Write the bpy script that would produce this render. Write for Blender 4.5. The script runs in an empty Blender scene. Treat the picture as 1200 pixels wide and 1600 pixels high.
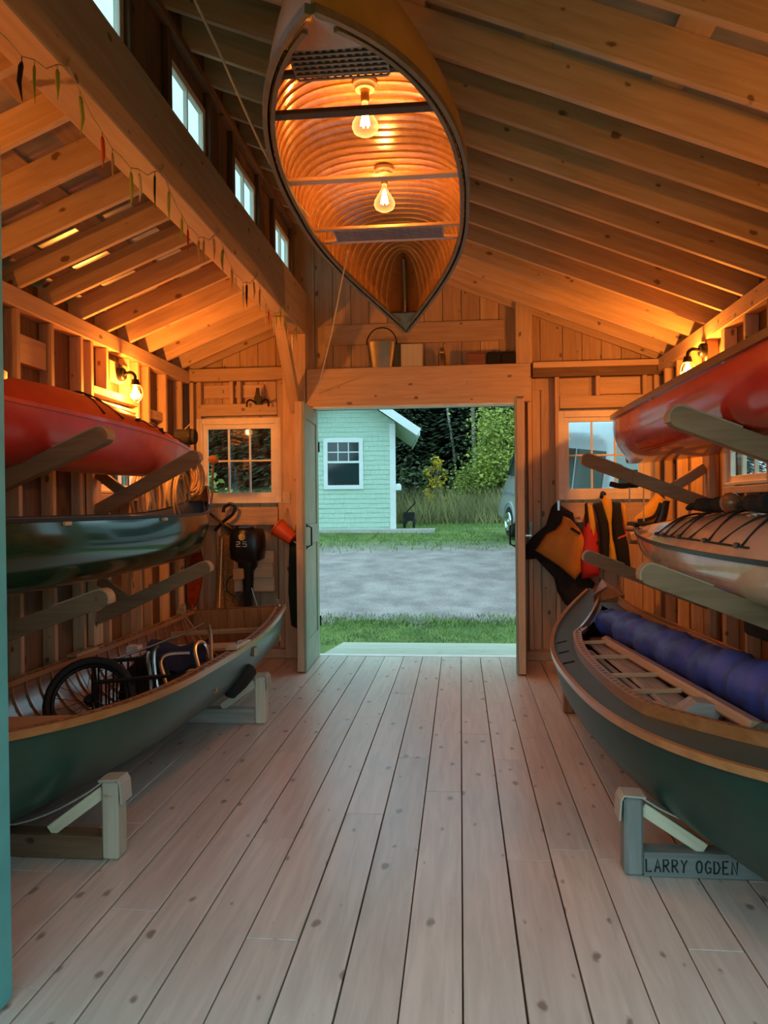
import bpy, math, random
from mathutils import Vector, Matrix

random.seed(7)
SC = bpy.context.scene
COL = SC.collection
V = Vector
PI = math.pi

# ------------------------------------------------------------------ camera
FPX, ROLL = 1200.0, 0.010
ux, uy = 119.0 + ROLL * 11.0, 11.0 - ROLL * 119.0
yaw = math.atan(ux / FPX)
pit = math.atan(uy / math.hypot(FPX, ux))
fw = V((-math.sin(yaw) * math.cos(pit), math.cos(yaw) * math.cos(pit), -math.sin(pit)))
r0 = V((math.cos(yaw), math.sin(yaw), 0))
u0 = r0.cross(fw)
rt = r0 * math.cos(ROLL) - u0 * math.sin(ROLL)
upv = u0 * math.cos(ROLL) + r0 * math.sin(ROLL)
cam = bpy.data.cameras.new('camera')
cam.sensor_fit = 'HORIZONTAL'
cam.sensor_width = 36.0
cam.lens = 36.0
cam.clip_end = 300
camo = bpy.data.objects.new('camera', cam)
COL.objects.link(camo)
mm = Matrix((rt, upv, -fw)).transposed().to_4x4()
mm.translation = (0, 0, 1.5)
camo.matrix_world = mm
SC.camera = camo

# ------------------------------------------------------------------ world and exposure
SKY_STRENGTH = 2.15
world = bpy.data.worlds.new('dusk_sky')
SC.world = world
world.use_nodes = True
bg = world.node_tree.nodes['Background']
bg.inputs['Color'].default_value = (0.50, 0.86, 1.0, 1)
bg.inputs['Strength'].default_value = SKY_STRENGTH
SC.view_settings.view_transform = 'Standard'
SC.view_settings.look = 'None'
SC.view_settings.gamma = 1.0
SC.view_settings.use_curve_mapping = False
SC.view_settings.exposure = 0.0
BULB_COLOR = (1.0, 0.305, 0.038)
WALL_W, CANOE_W, NEAR_W = 250.0, 18.0, 140.0
SC.cycles.max_bounces = 10
SC.cycles.diffuse_bounces = 5
SC.cycles.transparent_max_bounces = 16
SC.cycles.sample_clamp_indirect = 6.0

# ------------------------------------------------------------------ materials
def nt(name):
    m = bpy.data.materials.new(name)
    m.use_nodes = True
    t = m.node_tree
    return m, t, t.nodes, t.links, t.nodes['Principled BSDF']

def rgba(c): return (c[0], c[1], c[2], 1.0)

def bump(N, L, b, src, strength, dist=0.01):
    bp = N.new('ShaderNodeBump')
    bp.inputs['Strength'].default_value = strength
    bp.inputs['Distance'].default_value = dist
    L.new(src, bp.inputs['Height'])
    L.new(bp.outputs[0], b.inputs['Normal'])

def paint(name, col, rough=0.5, metal=0.0, var=0.12, scale=6.0, bmp=0.0, coat=0.0, bscale=None, spec=0.5):
    """plain coat with faint mottling"""
    m, t, N, L, b = nt(name)
    b.inputs['Roughness'].default_value = rough
    b.inputs['Metallic'].default_value = metal
    b.inputs['Coat Weight'].default_value = coat
    b.inputs['Coat Roughness'].default_value = 0.06
    b.inputs['Specular IOR Level'].default_value = spec
    tc = N.new('ShaderNodeTexCoord')
    n = N.new('ShaderNodeTexNoise')
    n.inputs['Scale'].default_value = scale
    n.inputs['Detail'].default_value = 4
    L.new(tc.outputs['Object'], n.inputs['Vector'])
    r = N.new('ShaderNodeValToRGB')
    r.color_ramp.elements[0].position = 0.3
    r.color_ramp.elements[1].position = 0.7
    r.color_ramp.elements[0].color = rgba([c * (1 - var) for c in col])
    r.color_ramp.elements[1].color = rgba([min(1, c * (1 + var)) for c in col])
    L.new(n.outputs[0], r.inputs[0])
    L.new(r.outputs[0], b.inputs['Base Color'])
    if bmp:
        n2 = N.new('ShaderNodeTexNoise')
        n2.inputs['Scale'].default_value = bscale or scale * 6
        n2.inputs['Detail'].default_value = 3
        L.new(tc.outputs['Object'], n2.inputs['Vector'])
        bump(N, L, b, n2.outputs[0], bmp)
    return m

def wood(name, c1, c2, rough=0.6, knots=True, grain=1.0, var=0.16, coat=0.0, kdark=0.35, knum=(3.2, 5.0), kr=0.085, ks=0.02):
    """boards: grain runs along the piece's own x axis, each piece has its own tone"""
    m, t, N, L, b = nt(name)
    b.inputs['Roughness'].default_value = rough
    b.inputs['Coat Weight'].default_value = coat
    b.inputs['Coat Roughness'].default_value = 0.12
    tc = N.new('ShaderNodeTexCoord')
    oi = N.new('ShaderNodeObjectInfo')
    cx = N.new('ShaderNodeCombineXYZ')
    for i, k in enumerate((37.0, 11.3, 5.7)):
        mu = N.new('ShaderNodeMath'); mu.operation = 'MULTIPLY'
        mu.inputs[1].default_value = k
        L.new(oi.outputs['Random'], mu.inputs[0])
        L.new(mu.outputs[0], cx.inputs[i])
    ad = N.new('ShaderNodeVectorMath'); ad.operation = 'ADD'
    L.new(tc.outputs['Object'], ad.inputs[0]); L.new(cx.outputs[0], ad.inputs[1])
    mp = N.new('ShaderNodeMapping')
    mp.inputs['Scale'].default_value = (1.1 * grain, 13 * grain, 13 * grain)
    L.new(ad.outputs[0], mp.inputs[0])
    n = N.new('ShaderNodeTexNoise')
    n.inputs['Scale'].default_value = 2.2
    n.inputs['Detail'].default_value = 5
    n.inputs['Distortion'].default_value = 0.7
    L.new(mp.outputs[0], n.inputs['Vector'])
    r = N.new('ShaderNodeValToRGB')
    r.color_ramp.elements[0].position = 0.32
    r.color_ramp.elements[1].position = 0.68
    r.color_ramp.elements[0].color = rgba(c1)
    r.color_ramp.elements[1].color = rgba(c2)
    L.new(n.outputs[0], r.inputs[0])
    col = r.outputs[0]
    if knots:
        mk = N.new('ShaderNodeMapping')
        mk.inputs['Scale'].default_value = (knum[0], knum[1], 0.0)
        nd = N.new('ShaderNodeTexNoise'); nd.inputs['Scale'].default_value = 22; nd.inputs['Detail'].default_value = 2
        L.new(ad.outputs[0], nd.inputs['Vector'])
        dv_ = N.new('ShaderNodeVectorMath'); dv_.operation = 'MULTIPLY_ADD'; dv_.inputs[1].default_value = (0.05, 0.022, 0.0)
        L.new(nd.outputs['Color'], dv_.inputs[0]); L.new(ad.outputs[0], dv_.inputs[2])
        L.new(dv_.outputs[0], mk.inputs[0])
        vo = N.new('ShaderNodeTexVoronoi'); vo.voronoi_dimensions = '2D'
        vo.inputs['Scale'].default_value = 1.0
        L.new(mk.outputs[0], vo.inputs['Vector'])
        sp = N.new('ShaderNodeSeparateColor')
        L.new(vo.outputs['Color'], sp.inputs[0])
        mr = N.new('ShaderNodeMapRange')          # knot radius differs from cell to cell, many cells have none
        mr.inputs[1].default_value = 0.3; mr.inputs[2].default_value = 1.0
        mr.inputs[3].default_value = 0.0; mr.inputs[4].default_value = kr
        L.new(sp.outputs[0], mr.inputs[0])
        sb = N.new('ShaderNodeMath'); sb.operation = 'SUBTRACT'
        L.new(mr.outputs[0], sb.inputs[0]); L.new(vo.outputs['Distance'], sb.inputs[1])
        m2 = N.new('ShaderNodeMapRange')
        m2.inputs[1].default_value = -ks; m2.inputs[2].default_value = ks
        L.new(sb.outputs[0], m2.inputs[0])
        mx = N.new('ShaderNodeMix'); mx.data_type = 'RGBA'
        L.new(m2.outputs[0], mx.inputs[0])
        L.new(col, mx.inputs[6])
        mx.inputs[7].default_value = rgba([c1[0] * kdark * 1.15, c1[1] * kdark, c1[2] * kdark * 0.9])
        col = mx.outputs[2]
    hs = N.new('ShaderNodeHueSaturation')
    mv = N.new('ShaderNodeMapRange')
    mv.inputs[3].default_value = 1 - var; mv.inputs[4].default_value = 1 + var
    L.new(oi.outputs['Random'], mv.inputs[0])
    L.new(mv.outputs[0], hs.inputs['Value'])
    L.new(col, hs.inputs['Color'])
    L.new(hs.outputs[0], b.inputs['Base Color'])
    bump(N, L, b, n.outputs[0], 0.25, 0.002)
    return m

def emit(name, col, s):
    m, t, N, L, b = nt(name)
    N.remove(b)
    e = N.new('ShaderNodeEmission')
    e.inputs[0].default_value = rgba(col); e.inputs[1].default_value = s
    n = N.new('ShaderNodeTexNoise'); n.inputs['Scale'].default_value = 30
    mr = N.new('ShaderNodeMapRange'); mr.inputs[3].default_value = s * 0.9; mr.inputs[4].default_value = s * 1.1
    L.new(n.outputs[0], mr.inputs[0]); L.new(mr.outputs[0], e.inputs[1])
    L.new(e.outputs[0], N['Material Output'].inputs[0])
    return m

def glass(name, tint=(1, 1, 1), refl=1.0, dirt=0.0):
    """thin pane: clear with a mirror sheen at grazing angles and a little dust"""
    m, t, N, L, b = nt(name)
    N.remove(b)
    tr = N.new('ShaderNodeBsdfTransparent'); tr.inputs[0].default_value = rgba(tint)
    gl = N.new('ShaderNodeBsdfGlossy'); gl.inputs['Roughness'].default_value = 0.03
    lw = N.new('ShaderNodeFresnel'); lw.inputs[0].default_value = 1.5
    mu = N.new('ShaderNodeMath'); mu.operation = 'MULTIPLY'; mu.inputs[1].default_value = refl
    ge = N.new('ShaderNodeNewGeometry')
    ib = N.new('ShaderNodeMath'); ib.operation = 'MULTIPLY_ADD'; ib.inputs[1].default_value = -1.0; ib.inputs[2].default_value = 1.0
    L.new(ge.outputs['Backfacing'], ib.inputs[0])      # only the face the ray enters by reflects
    m0 = N.new('ShaderNodeMath'); m0.operation = 'MULTIPLY'
    L.new(lw.outputs[0], m0.inputs[0]); L.new(ib.outputs[0], m0.inputs[1]); L.new(m0.outputs[0], mu.inputs[0])
    mx = N.new('ShaderNodeMixShader')
    L.new(mu.outputs[0], mx.inputs[0]); L.new(tr.outputs[0], mx.inputs[1]); L.new(gl.outputs[0], mx.inputs[2])
    out = mx.outputs[0]
    if dirt:
        df = N.new('ShaderNodeBsdfDiffuse'); df.inputs[0].default_value = (0.6, 0.6, 0.58, 1)
        tc = N.new('ShaderNodeTexCoord')
        n = N.new('ShaderNodeTexNoise'); n.inputs['Scale'].default_value = 9; n.inputs['Detail'].default_value = 6
        L.new(tc.outputs['Object'], n.inputs['Vector'])
        mr = N.new('ShaderNodeMapRange'); mr.inputs[1].default_value = 0.4; mr.inputs[2].default_value = 0.8
        mr.inputs[4].default_value = dirt
        L.new(n.outputs[0], mr.inputs[0])
        m3 = N.new('ShaderNodeMixShader')
        L.new(mr.outputs[0], m3.inputs[0]); L.new(out, m3.inputs[1]); L.new(df.outputs[0], m3.inputs[2])
        out = m3.outputs[0]
    L.new(out, N['Material Output'].inputs[0])
    return m

def glow_glass(name, col, s, f0=0.6, f1=0.35):
    """bulb glass: lets the lamp through and shines itself"""
    m, t, N, L, b = nt(name)
    N.remove(b)
    tr = N.new('ShaderNodeBsdfTransparent'); e = N.new('ShaderNodeEmission')
    e.inputs[0].default_value = rgba(col); e.inputs[1].default_value = s
    lw = N.new('ShaderNodeLayerWeight'); lw.inputs[0].default_value = 0.3
    mr = N.new('ShaderNodeMapRange'); mr.inputs[3].default_value = f0; mr.inputs[4].default_value = f1
    L.new(lw.outputs['Facing'], mr.inputs[0])
    mx = N.new('ShaderNodeMixShader'); L.new(mr.outputs[0], mx.inputs[0]); L.new(tr.outputs[0], mx.inputs[1]); L.new(e.outputs[0], mx.inputs[2])
    L.new(mx.outputs[0], N['Material Output'].inputs[0])
    return m

PINE1, PINE2 = (0.50, 0.33, 0.185), (0.62, 0.44, 0.27)
M = dict(
    pine=wood('pine_framing', PINE1, PINE2),
    board=wood('pine_sheathing', (0.45, 0.285, 0.15), (0.57, 0.39, 0.225)),
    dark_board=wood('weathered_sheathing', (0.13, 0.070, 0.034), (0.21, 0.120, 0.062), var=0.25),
    beam=wood('old_beam', (0.46, 0.31, 0.19), (0.56, 0.40, 0.26), grain=0.7),
    floor=wood('floor_boards', (0.58, 0.475, 0.40), (0.71, 0.59, 0.505), rough=0.30, var=0.08, kdark=0.45, knum=(3.4, 6.6), kr=0.105, ks=0.03),
    cedar=wood('varnished_cedar', (0.33, 0.14, 0.045), (0.46, 0.21, 0.075), rough=0.28, knots=False, coat=0.5),
    rib=wood('varnished_rib', (0.46, 0.25, 0.10), (0.58, 0.34, 0.15), rough=0.25, knots=False, coat=0.6),
    oldgun=wood('weathered_gunwale', (0.10, 0.085, 0.055), (0.17, 0.14, 0.09), rough=0.5, knots=False),
    mahog=wood('mahogany', (0.20, 0.075, 0.03), (0.30, 0.125, 0.05), rough=0.3, knots=False, coat=0.4),
    spruce=wood('spruce_spar', (0.50, 0.30, 0.16), (0.60, 0.38, 0.21), rough=0.35, knots=False, coat=0.2),
    greywood=wood('grey_wood', (0.28, 0.24, 0.20), (0.42, 0.36, 0.30), rough=0.7, knots=False),
    cradle=wood('cradle_lumber', (0.50, 0.42, 0.30), (0.63, 0.54, 0.40), rough=0.7),
    cradle_grey=wood('grey_painted_cradle', (0.15, 0.155, 0.14), (0.22, 0.225, 0.20), rough=0.75, knots=False),
    pale=wood('pale_new_wood', (0.62, 0.55, 0.36), (0.72, 0.66, 0.46), rough=0.65),
    rackarm=wood('rack_arm_lumber', (0.22, 0.125, 0.060), (0.31, 0.185, 0.095), rough=0.75),
    arm_end=paint('worn_pad', (0.42, 0.30, 0.18), 0.8, bmp=0.3),
    deckboard=wood('ramp_boards', (0.42, 0.40, 0.30), (0.54, 0.52, 0.40), rough=0.6, var=0.06),
    sill=paint('pale_sill', (0.78, 0.74, 0.66), 0.4),
    sash=paint('white_sash', (0.84, 0.74, 0.58), 0.45),
    roofmetal=paint('galvanised_roof', (0.40, 0.41, 0.40), 0.34, 0.45),
    doorgreen=paint('sage_green_door', (0.30, 0.36, 0.25), 0.5, bmp=0.05),
    turq=paint('turquoise_paint', (0.10, 0.36, 0.34), 0.5, bmp=0.05),
    black=paint('black_plastic', (0.012, 0.012, 0.013), 0.35),
    matte=paint('black_fabric', (0.012, 0.011, 0.010), 0.9, bmp=0.3),
    iron=paint('black_iron', (0.02, 0.018, 0.016), 0.45, 0.6),
    alu=paint('aluminium', (0.62, 0.62, 0.60), 0.25, 0.95),
    steel=paint('steel', (0.26, 0.24, 0.21), 0.42, 0.9),
    brass=paint('dull_brass', (0.35, 0.24, 0.11), 0.35, 0.9),
    porcelain=paint('lamp_base', (0.55, 0.50, 0.42), 0.35),
    yellowhull=paint('olive_yellow_canvas', (0.36, 0.24, 0.035), 0.42, coat=0.15),
    greenhull=paint('dark_green_gelcoat', (0.010, 0.042, 0.020), 0.14, coat=0.25, spec=0.4),
    dinghyhull=paint('green_dinghy_paint', (0.016, 0.070, 0.048), 0.32, coat=0.12),
    sailhull=paint('deep_green_paint', (0.008, 0.046, 0.034), 0.42, spec=0.35),
    saildeck=paint('green_deck', (0.038, 0.066, 0.054), 0.5),
    redhull=paint('red_hull', (0.62, 0.030, 0.016), 0.24, coat=0.45),
    redkayak=paint('red_polyethylene', (0.60, 0.040, 0.024), 0.36, coat=0.15),
    redkayakdeck=paint('orange_red_deck', (0.56, 0.050, 0.014), 0.42),
    cream=paint('cream_gelcoat', (0.60, 0.47, 0.34), 0.22, coat=0.7),
    rope=paint('manila_rope', (0.48, 0.36, 0.20), 0.85, bmp=0.8, scale=40, bscale=180),
    whiterope=paint('white_line', (0.62, 0.55, 0.42), 0.8, bmp=0.5, scale=40, bscale=180),
    blackrope=paint('black_bungee', (0.012, 0.011, 0.011), 0.7),
    cane=paint('dark_cane', (0.055, 0.026, 0.010), 0.55, var=0.3, scale=40),
    canvas=paint('canvas_web', (0.42, 0.37, 0.29), 0.9, bmp=0.3),
    bluebag=paint('blue_sailcloth', (0.045, 0.085, 0.36), 0.55, var=0.2, bmp=0.9, scale=5, bscale=11),
    navy=paint('navy_fabric', (0.008, 0.011, 0.040), 0.85, bmp=0.3),
    orange=paint('orange_nylon', (0.62, 0.23, 0.02), 0.7, bmp=0.35, bscale=14),
    redvest=paint('red_nylon', (0.52, 0.022, 0.018), 0.7, bmp=0.35, bscale=14),
    yellowvest=paint('yellow_nylon', (0.66, 0.36, 0.03), 0.7, bmp=0.3),
    bailer=paint('orange_plastic', (0.62, 0.09, 0.015), 0.4),
    darkgreen=paint('dark_green_cloth', (0.008, 0.028, 0.016), 0.9, bmp=0.3),
    tan=paint('tan_leather', (0.42, 0.25, 0.11), 0.7),
    rubber=paint('tyre_rubber', (0.010, 0.010, 0.010), 0.75, bmp=0.4),
    clear=glass('clear_plastic', (0.75, 0.85, 0.85), 1.6, 0.25),
    pane=glass('window_glass', (0.92, 0.95, 0.95), 1.0, 0.05),
    bulbglass=glow_glass('rim_glow_bulb_glass', (1.0, 0.50, 0.13), 2.6, 0.10, 0.75),  # emission growing towards the edge stands in for the glass's rim reflection
    frosted=glow_glass('frosted_bulb', (1.0, 0.56, 0.16), 9.0),
    filament=emit('glowing_filament', (1.0, 0.52, 0.15), 160.0),
    plate=paint('switch_plate', (0.60, 0.52, 0.40), 0.4),
    grey=paint('grey_plastic', (0.18, 0.18, 0.18), 0.5),
    white=paint('white_plastic', (0.75, 0.75, 0.73), 0.4),
    ink=paint('black_marker', (0.012, 0.012, 0.012), 0.8),
    goldink=paint('gold_decal', (0.70, 0.48, 0.12), 0.4),
    silverink=paint('silver_decal', (0.70, 0.68, 0.62), 0.4),
    shingle=wood('mint_shingle', (0.42, 0.56, 0.44), (0.50, 0.64, 0.51), rough=0.7, knots=False, var=0.06),
    trimwhite=paint('white_trim', (0.74, 0.76, 0.74), 0.5, var=0.04),
    roofing=paint('shed_roofing', (0.16, 0.16, 0.17), 0.7),
    concrete=paint('concrete', (0.45, 0.40, 0.36), 0.85, bmp=0.2),
    vanpaint=paint('silver_van_paint', (0.42, 0.43, 0.43), 0.28, 0.3, var=0.04, coat=0.6),
    vanglass=paint('tinted_glass', (0.012, 0.016, 0.018), 0.08, spec=0.8),
    chrome=paint('chrome', (0.7, 0.7, 0.7), 0.12, 1.0),
    conifer=paint('conifer_needles', (0.048, 0.078, 0.028), 0.85, var=0.45, scale=1.2),
    conifer2=paint('spruce_needles', (0.075, 0.105, 0.040), 0.85, var=0.45, scale=1.2),
    leaf=paint('alder_leaves', (0.34, 0.38, 0.07), 0.7, var=0.4, scale=2),
    yellowleaf=paint('yellow_leaves', (0.62, 0.46, 0.03), 0.7, var=0.35, scale=3),
    meadow=paint('tall_meadow_grass', (0.34, 0.31, 0.13), 0.9, var=0.45, scale=1.0),
    lawn=paint('lawn_blades', (0.13, 0.20, 0.032), 0.8, var=0.4, scale=2.5),
    bark=paint('grey_bark', (0.16, 0.14, 0.11), 0.9, bmp=0.5),
    birch=paint('birch_bark', (0.55, 0.50, 0.44), 0.8, var=0.4, scale=8),
)

# ------------------------------------------------------------------ mesh helpers
class MB:
    def __init__(self): self.v = []; self.f = []
    def add(self, vs, fs):
        k = len(self.v)
        self.v += [tuple(p) for p in vs]
        self.f += [tuple(i + k for i in f) for f in fs]
        return self
    def box(self, x0, x1, y0, y1, z0, z1):
        vs = [(x, y, z) for z in (z0, z1) for y in (y0, y1) for x in (x0, x1)]
        return self.add(vs, [(0, 2, 3, 1), (4, 5, 7, 6), (0, 1, 5, 4), (2, 6, 7, 3), (0, 4, 6, 2), (1, 3, 7, 5)])
    def sweep(self, pts, prof, up=(0, 0, 1), closed=False, caps=True):
        """profile (list of (side, up) offsets) carried along a polyline"""
        pts = [V(p) for p in pts]; up = V(up); n = len(pts); k = len(prof)
        vs = []
        for i, p in enumerate(pts):
            a = pts[i - 1] if (i or closed) else p
            b = pts[(i + 1) % n] if (i < n - 1 or closed) else p
            d = (b - a).normalized()
            s = d.cross(up)
            if s.length < 1e-4: s = d.cross(V((1, 0, 0.01)))
            s.normalize(); u = s.cross(d)
            vs += [p + s * q[0] + u * q[1] for q in prof]
        fs = []
        for i in range(n if closed else n - 1):
            j = (i + 1) % n
            for q in range(k):
                q2 = (q + 1) % k
                fs.append((i * k + q, j * k + q, j * k + q2, i * k + q2))
        if caps and not closed:
            fs += [tuple(range(k - 1, -1, -1))[::-1], tuple((n - 1) * k + q for q in range(k))[::-1]]
        return self.add(vs, fs)
    def rect(self, pts, w, h, up=(0, 0, 1), closed=False):
        return self.sweep(pts, [(-w / 2, -h / 2), (w / 2, -h / 2), (w / 2, h / 2), (-w / 2, h / 2)], up, closed)
    def tube(self, pts, r, n=6, closed=False, up=None):
        """round tube with a frame carried along the path; r may be a list"""
        pts = [V(p) for p in pts]; N_ = len(pts)
        R = r if isinstance(r, (list, tuple)) else [r] * N_
        vs = []; prev = None
        for i, p in enumerate(pts):
            a = pts[i - 1] if (i or closed) else p
            b = pts[(i + 1) % N_] if (i < N_ - 1 or closed) else p
            d = (b - a)
            d = d.normalized() if d.length > 1e-9 else V((0, 0, 1))
            if prev is None:
                prev = d.cross(V((0, 0, 1)))
                if prev.length < 0.1: prev = d.cross(V((1, 0, 0)))
            s = (prev - d * prev.dot(d)).normalized(); prev = s
            t = d.cross(s)
            vs += [p + (s * math.cos(2 * PI * q / n) + t * math.sin(2 * PI * q / n)) * R[i] for q in range(n)]
        fs = []
        for i in range(N_ if closed else N_ - 1):
            j = (i + 1) % N_
            for q in range(n):
                q2 = (q + 1) % n
                fs.append((i * n + q, i * n + q2, j * n + q2, j * n + q))
        if not closed:
            fs += [tuple(range(n))[::-1], tuple((N_ - 1) * n + q for q in range(n))]
        return self.add(vs, fs)
    def lathe(self, prof, n=16, o=(0, 0, 0), ax=(0, 0, 1)):
        """(radius, height) profile turned round an axis"""
        ax = V(ax).normalized()
        s = ax.cross(V((0, 1, 0.3))).normalized(); t = ax.cross(s); o = V(o)
        vs = [o + ax * h + (s * math.cos(2 * PI * q / n) + t * math.sin(2 * PI * q / n)) * r for r, h in prof for q in range(n)]
        fs = [(i * n + q, i * n + (q + 1) % n, (i + 1) * n + (q + 1) % n, (i + 1) * n + q) for i in range(len(prof) - 1) for q in range(n)]
        fs += [tuple(range(n))[::-1], tuple((len(prof) - 1) * n + q for q in range(n))]
        return self.add(vs, fs)
    def prism(self, poly, o, a, b, c, t):
        """outline poly [(p,q)] in plane (a,b) from o, thickness t along c, centred"""
        o, a, b, c = V(o), V(a), V(b), V(c); n = len(poly)
        vs = [o + a * p + b * q - c * t / 2 for p, q in poly] + [o + a * p + b * q + c * t / 2 for p, q in poly]
        fs = [tuple(range(n))[::-1], tuple(range(n, 2 * n))] + [(i, (i + 1) % n, n + (i + 1) % n, n + i) for i in range(n)]
        return self.add(vs, fs)
    def pillow(self, poly, o, a, b, c, t, back=0.5):
        """soft padded shape from an outline"""
        o, a, b, c = V(o), V(a), V(b), V(c); n = len(poly)
        cx = sum(p for p, q in poly) / n; cy = sum(q for p, q in poly) / n
        vs = []
        rings = [(0.55, -back), (0.88, -back * 0.8), (1.0, 0), (0.95, 0.5), (0.82, 0.85), (0.5, 1.0)]
        for s, h in rings:
            vs += [o + a * (cx + (p - cx) * s) + b * (cy + (q - cy) * s) + c * t * h for p, q in poly]
        fs = [tuple(range(n))[::-1], tuple((len(rings) - 1) * n + q for q in range(n))]
        fs += [(i * n + q, i * n + (q + 1) % n, (i + 1) * n + (q + 1) % n, (i + 1) * n + q) for i in range(len(rings) - 1) for q in range(n)]
        return self.add(vs, fs)
    def grid(self, rows, flip=False):
        k = len(rows[0]); vs = [p for r in rows for p in r]
        fs = [(i * k + j, i * k + j + 1, (i + 1) * k + j + 1, (i + 1) * k + j) for i in range(len(rows) - 1) for j in range(k - 1)]
        if flip: fs = [f[::-1] for f in fs]
        return self.add(vs, fs)
    def mesh(self, name, mat, smooth=False):
        me = bpy.data.meshes.new(name)
        me.from_pydata(self.v, [], self.f)
        me.materials.append(M[mat] if isinstance(mat, str) else mat)
        if smooth:
            me.shade_smooth()
            if smooth == 2: me.set_sharp_from_angle(angle=math.radians(40))
        return me
    def build(self, name, mat, parent=None, mtx=None, smooth=False):
        return link(name, self.mesh(name, mat, smooth), parent, mtx)

def link(name, data, parent=None, mtx=None):
    o = bpy.data.objects.new(name, data)
    COL.objects.link(o)
    if parent: o.parent = parent
    if mtx is not None: o.matrix_basis = mtx
    return o

def tag(o, label=None, cat=None, group=None, kind=None):
    if label: o['label'] = label
    if cat: o['category'] = cat
    if group: o['group'] = group
    if kind: o['kind'] = kind
    return o

def thing(name, label, cat, loc=(0, 0, 0), mtx=None, group=None):
    o = bpy.data.objects.new(name, None)
    o.empty_display_size = 0.1
    COL.objects.link(o)
    o.matrix_basis = mtx if mtx is not None else Matrix.Translation(V(loc))
    return tag(o, label, cat, group)

def struct(name, loc=(0, 0, 0)):
    o = bpy.data.objects.new(name, None)
    COL.objects.link(o); o.location = loc
    o['kind'] = 'structure'
    return o

def under(o, p):
    """make o a sub-part of part p without moving it"""
    o.parent = p; o.matrix_parent_inverse = p.matrix_basis.inverted()
    return o

def copy_tree(o, parent=None):
    c = o.copy(); COL.objects.link(c); c.parent = parent
    for ch in list(o.children): copy_tree(ch, c)
    return c

_pc = {}
def plank_mesh(L, w, t, mat, ch):
    key = (round(L, 3), round(w, 3), round(t, 3), mat, ch)
    if key in _pc: return _pc[key]
    a, b, c = L / 2, w / 2, t / 2
    vs = []; idx = {}
    for sx in (-1, 1):
        for sy in (-1, 1):
            for sz in (-1, 1):
                for k in range(3):
                    p = [sx * a, sy * b, sz * c]
                    for q in range(3):
                        if q != k: p[q] -= (sx, sy, sz)[q] * ch
                    idx[(sx, sy, sz, k)] = len(vs); vs.append(tuple(p))
    fs = []
    S = (-1, 1)
    for s in S:
        fs.append([idx[(s, -1, -1, 0)], idx[(s, 1, -1, 0)], idx[(s, 1, 1, 0)], idx[(s, -1, 1, 0)]][::s])
        fs.append([idx[(-1, s, -1, 1)], idx[(-1, s, 1, 1)], idx[(1, s, 1, 1)], idx[(1, s, -1, 1)]][::s])
        fs.append([idx[(-1, -1, s, 2)], idx[(1, -1, s, 2)], idx[(1, 1, s, 2)], idx[(-1, 1, s, 2)]][::s])
    for s1 in S:
        for s2 in S:
            fs.append([idx[(-1, s1, s2, 1)], idx[(1, s1, s2, 1)], idx[(1, s1, s2, 2)], idx[(-1, s1, s2, 2)]][::-s1 * s2])
            fs.append([idx[(s1, -1, s2, 2)], idx[(s1, 1, s2, 2)], idx[(s1, 1, s2, 0)], idx[(s1, -1, s2, 0)]][::-s1 * s2])
            fs.append([idx[(s1, s2, -1, 0)], idx[(s1, s2, 1, 0)], idx[(s1, s2, 1, 1)], idx[(s1, s2, -1, 1)]][::-s1 * s2])
            for s3 in S:
                fs.append([idx[(s1, s2, s3, 0)], idx[(s1, s2, s3, 1)], idx[(s1, s2, s3, 2)]][::s1 * s2 * s3])
    me = bpy.data.meshes.new('plank')
    me.from_pydata(vs, [], fs)
    me.materials.append(M[mat])
    _pc[key] = me
    return me

def plank(name, parent, mat, p0, p1, w, t, up=(0, 0, 1), ch=0.003):
    """one sawn piece from p0 to p1: w across, t thick along up"""
    p0, p1, up = V(p0), V(p1), V(up)
    d = p1 - p0; L = d.length; x = d / L
    z = (up - x * up.dot(x)).normalized(); y = z.cross(x)
    mt = Matrix((x, y, z)).transposed().to_4x4(); mt.translation = (p0 + p1) / 2
    return link(name, plank_mesh(L, w, t, mat, min(ch, t / 4, w / 4)), parent, mt)

def bx(name, parent, mat, x0, x1, y0, y1, z0, z1, ch=0.003):
    """axis-aligned sawn piece, grain along its longest side"""
    lo, hi = V((x0, y0, z0)), V((x1, y1, z1)); s = hi - lo; c = (lo + hi) / 2
    order = sorted(range(3), key=lambda i: -s[i])
    d = V((0, 0, 0)); d[order[0]] = s[order[0]] / 2
    up = V((0, 0, 0)); up[order[2]] = 1
    return plank(name, parent, mat, c - d, c + d, s[order[1]], s[order[2]], up, ch)

def arc(c, r, a0, a1, n, u=(1, 0, 0), v=(0, 0, 1)):
    c, u, v = V(c), V(u), V(v)
    return [c + (u * math.cos(a0 + (a1 - a0) * i / n) + v * math.sin(a0 + (a1 - a0) * i / n)) * r for i in range(n + 1)]

def smooth_path(pts, n=6):
    """Catmull-Rom through the points"""
    pts = [V(p) for p in pts]; out = []
    for i in range(len(pts) - 1):
        p0 = pts[max(i - 1, 0)]; p1 = pts[i]; p2 = pts[i + 1]; p3 = pts[min(i + 2, len(pts) - 1)]
        for k in range(n):
            t = k / n
            out.append(0.5 * (2 * p1 + (p2 - p0) * t + (2 * p0 - 5 * p1 + 4 * p2 - p3) * t * t + (3 * p1 - p0 - 3 * p2 + p3) * t ** 3))
    return out + [pts[-1]]

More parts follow.
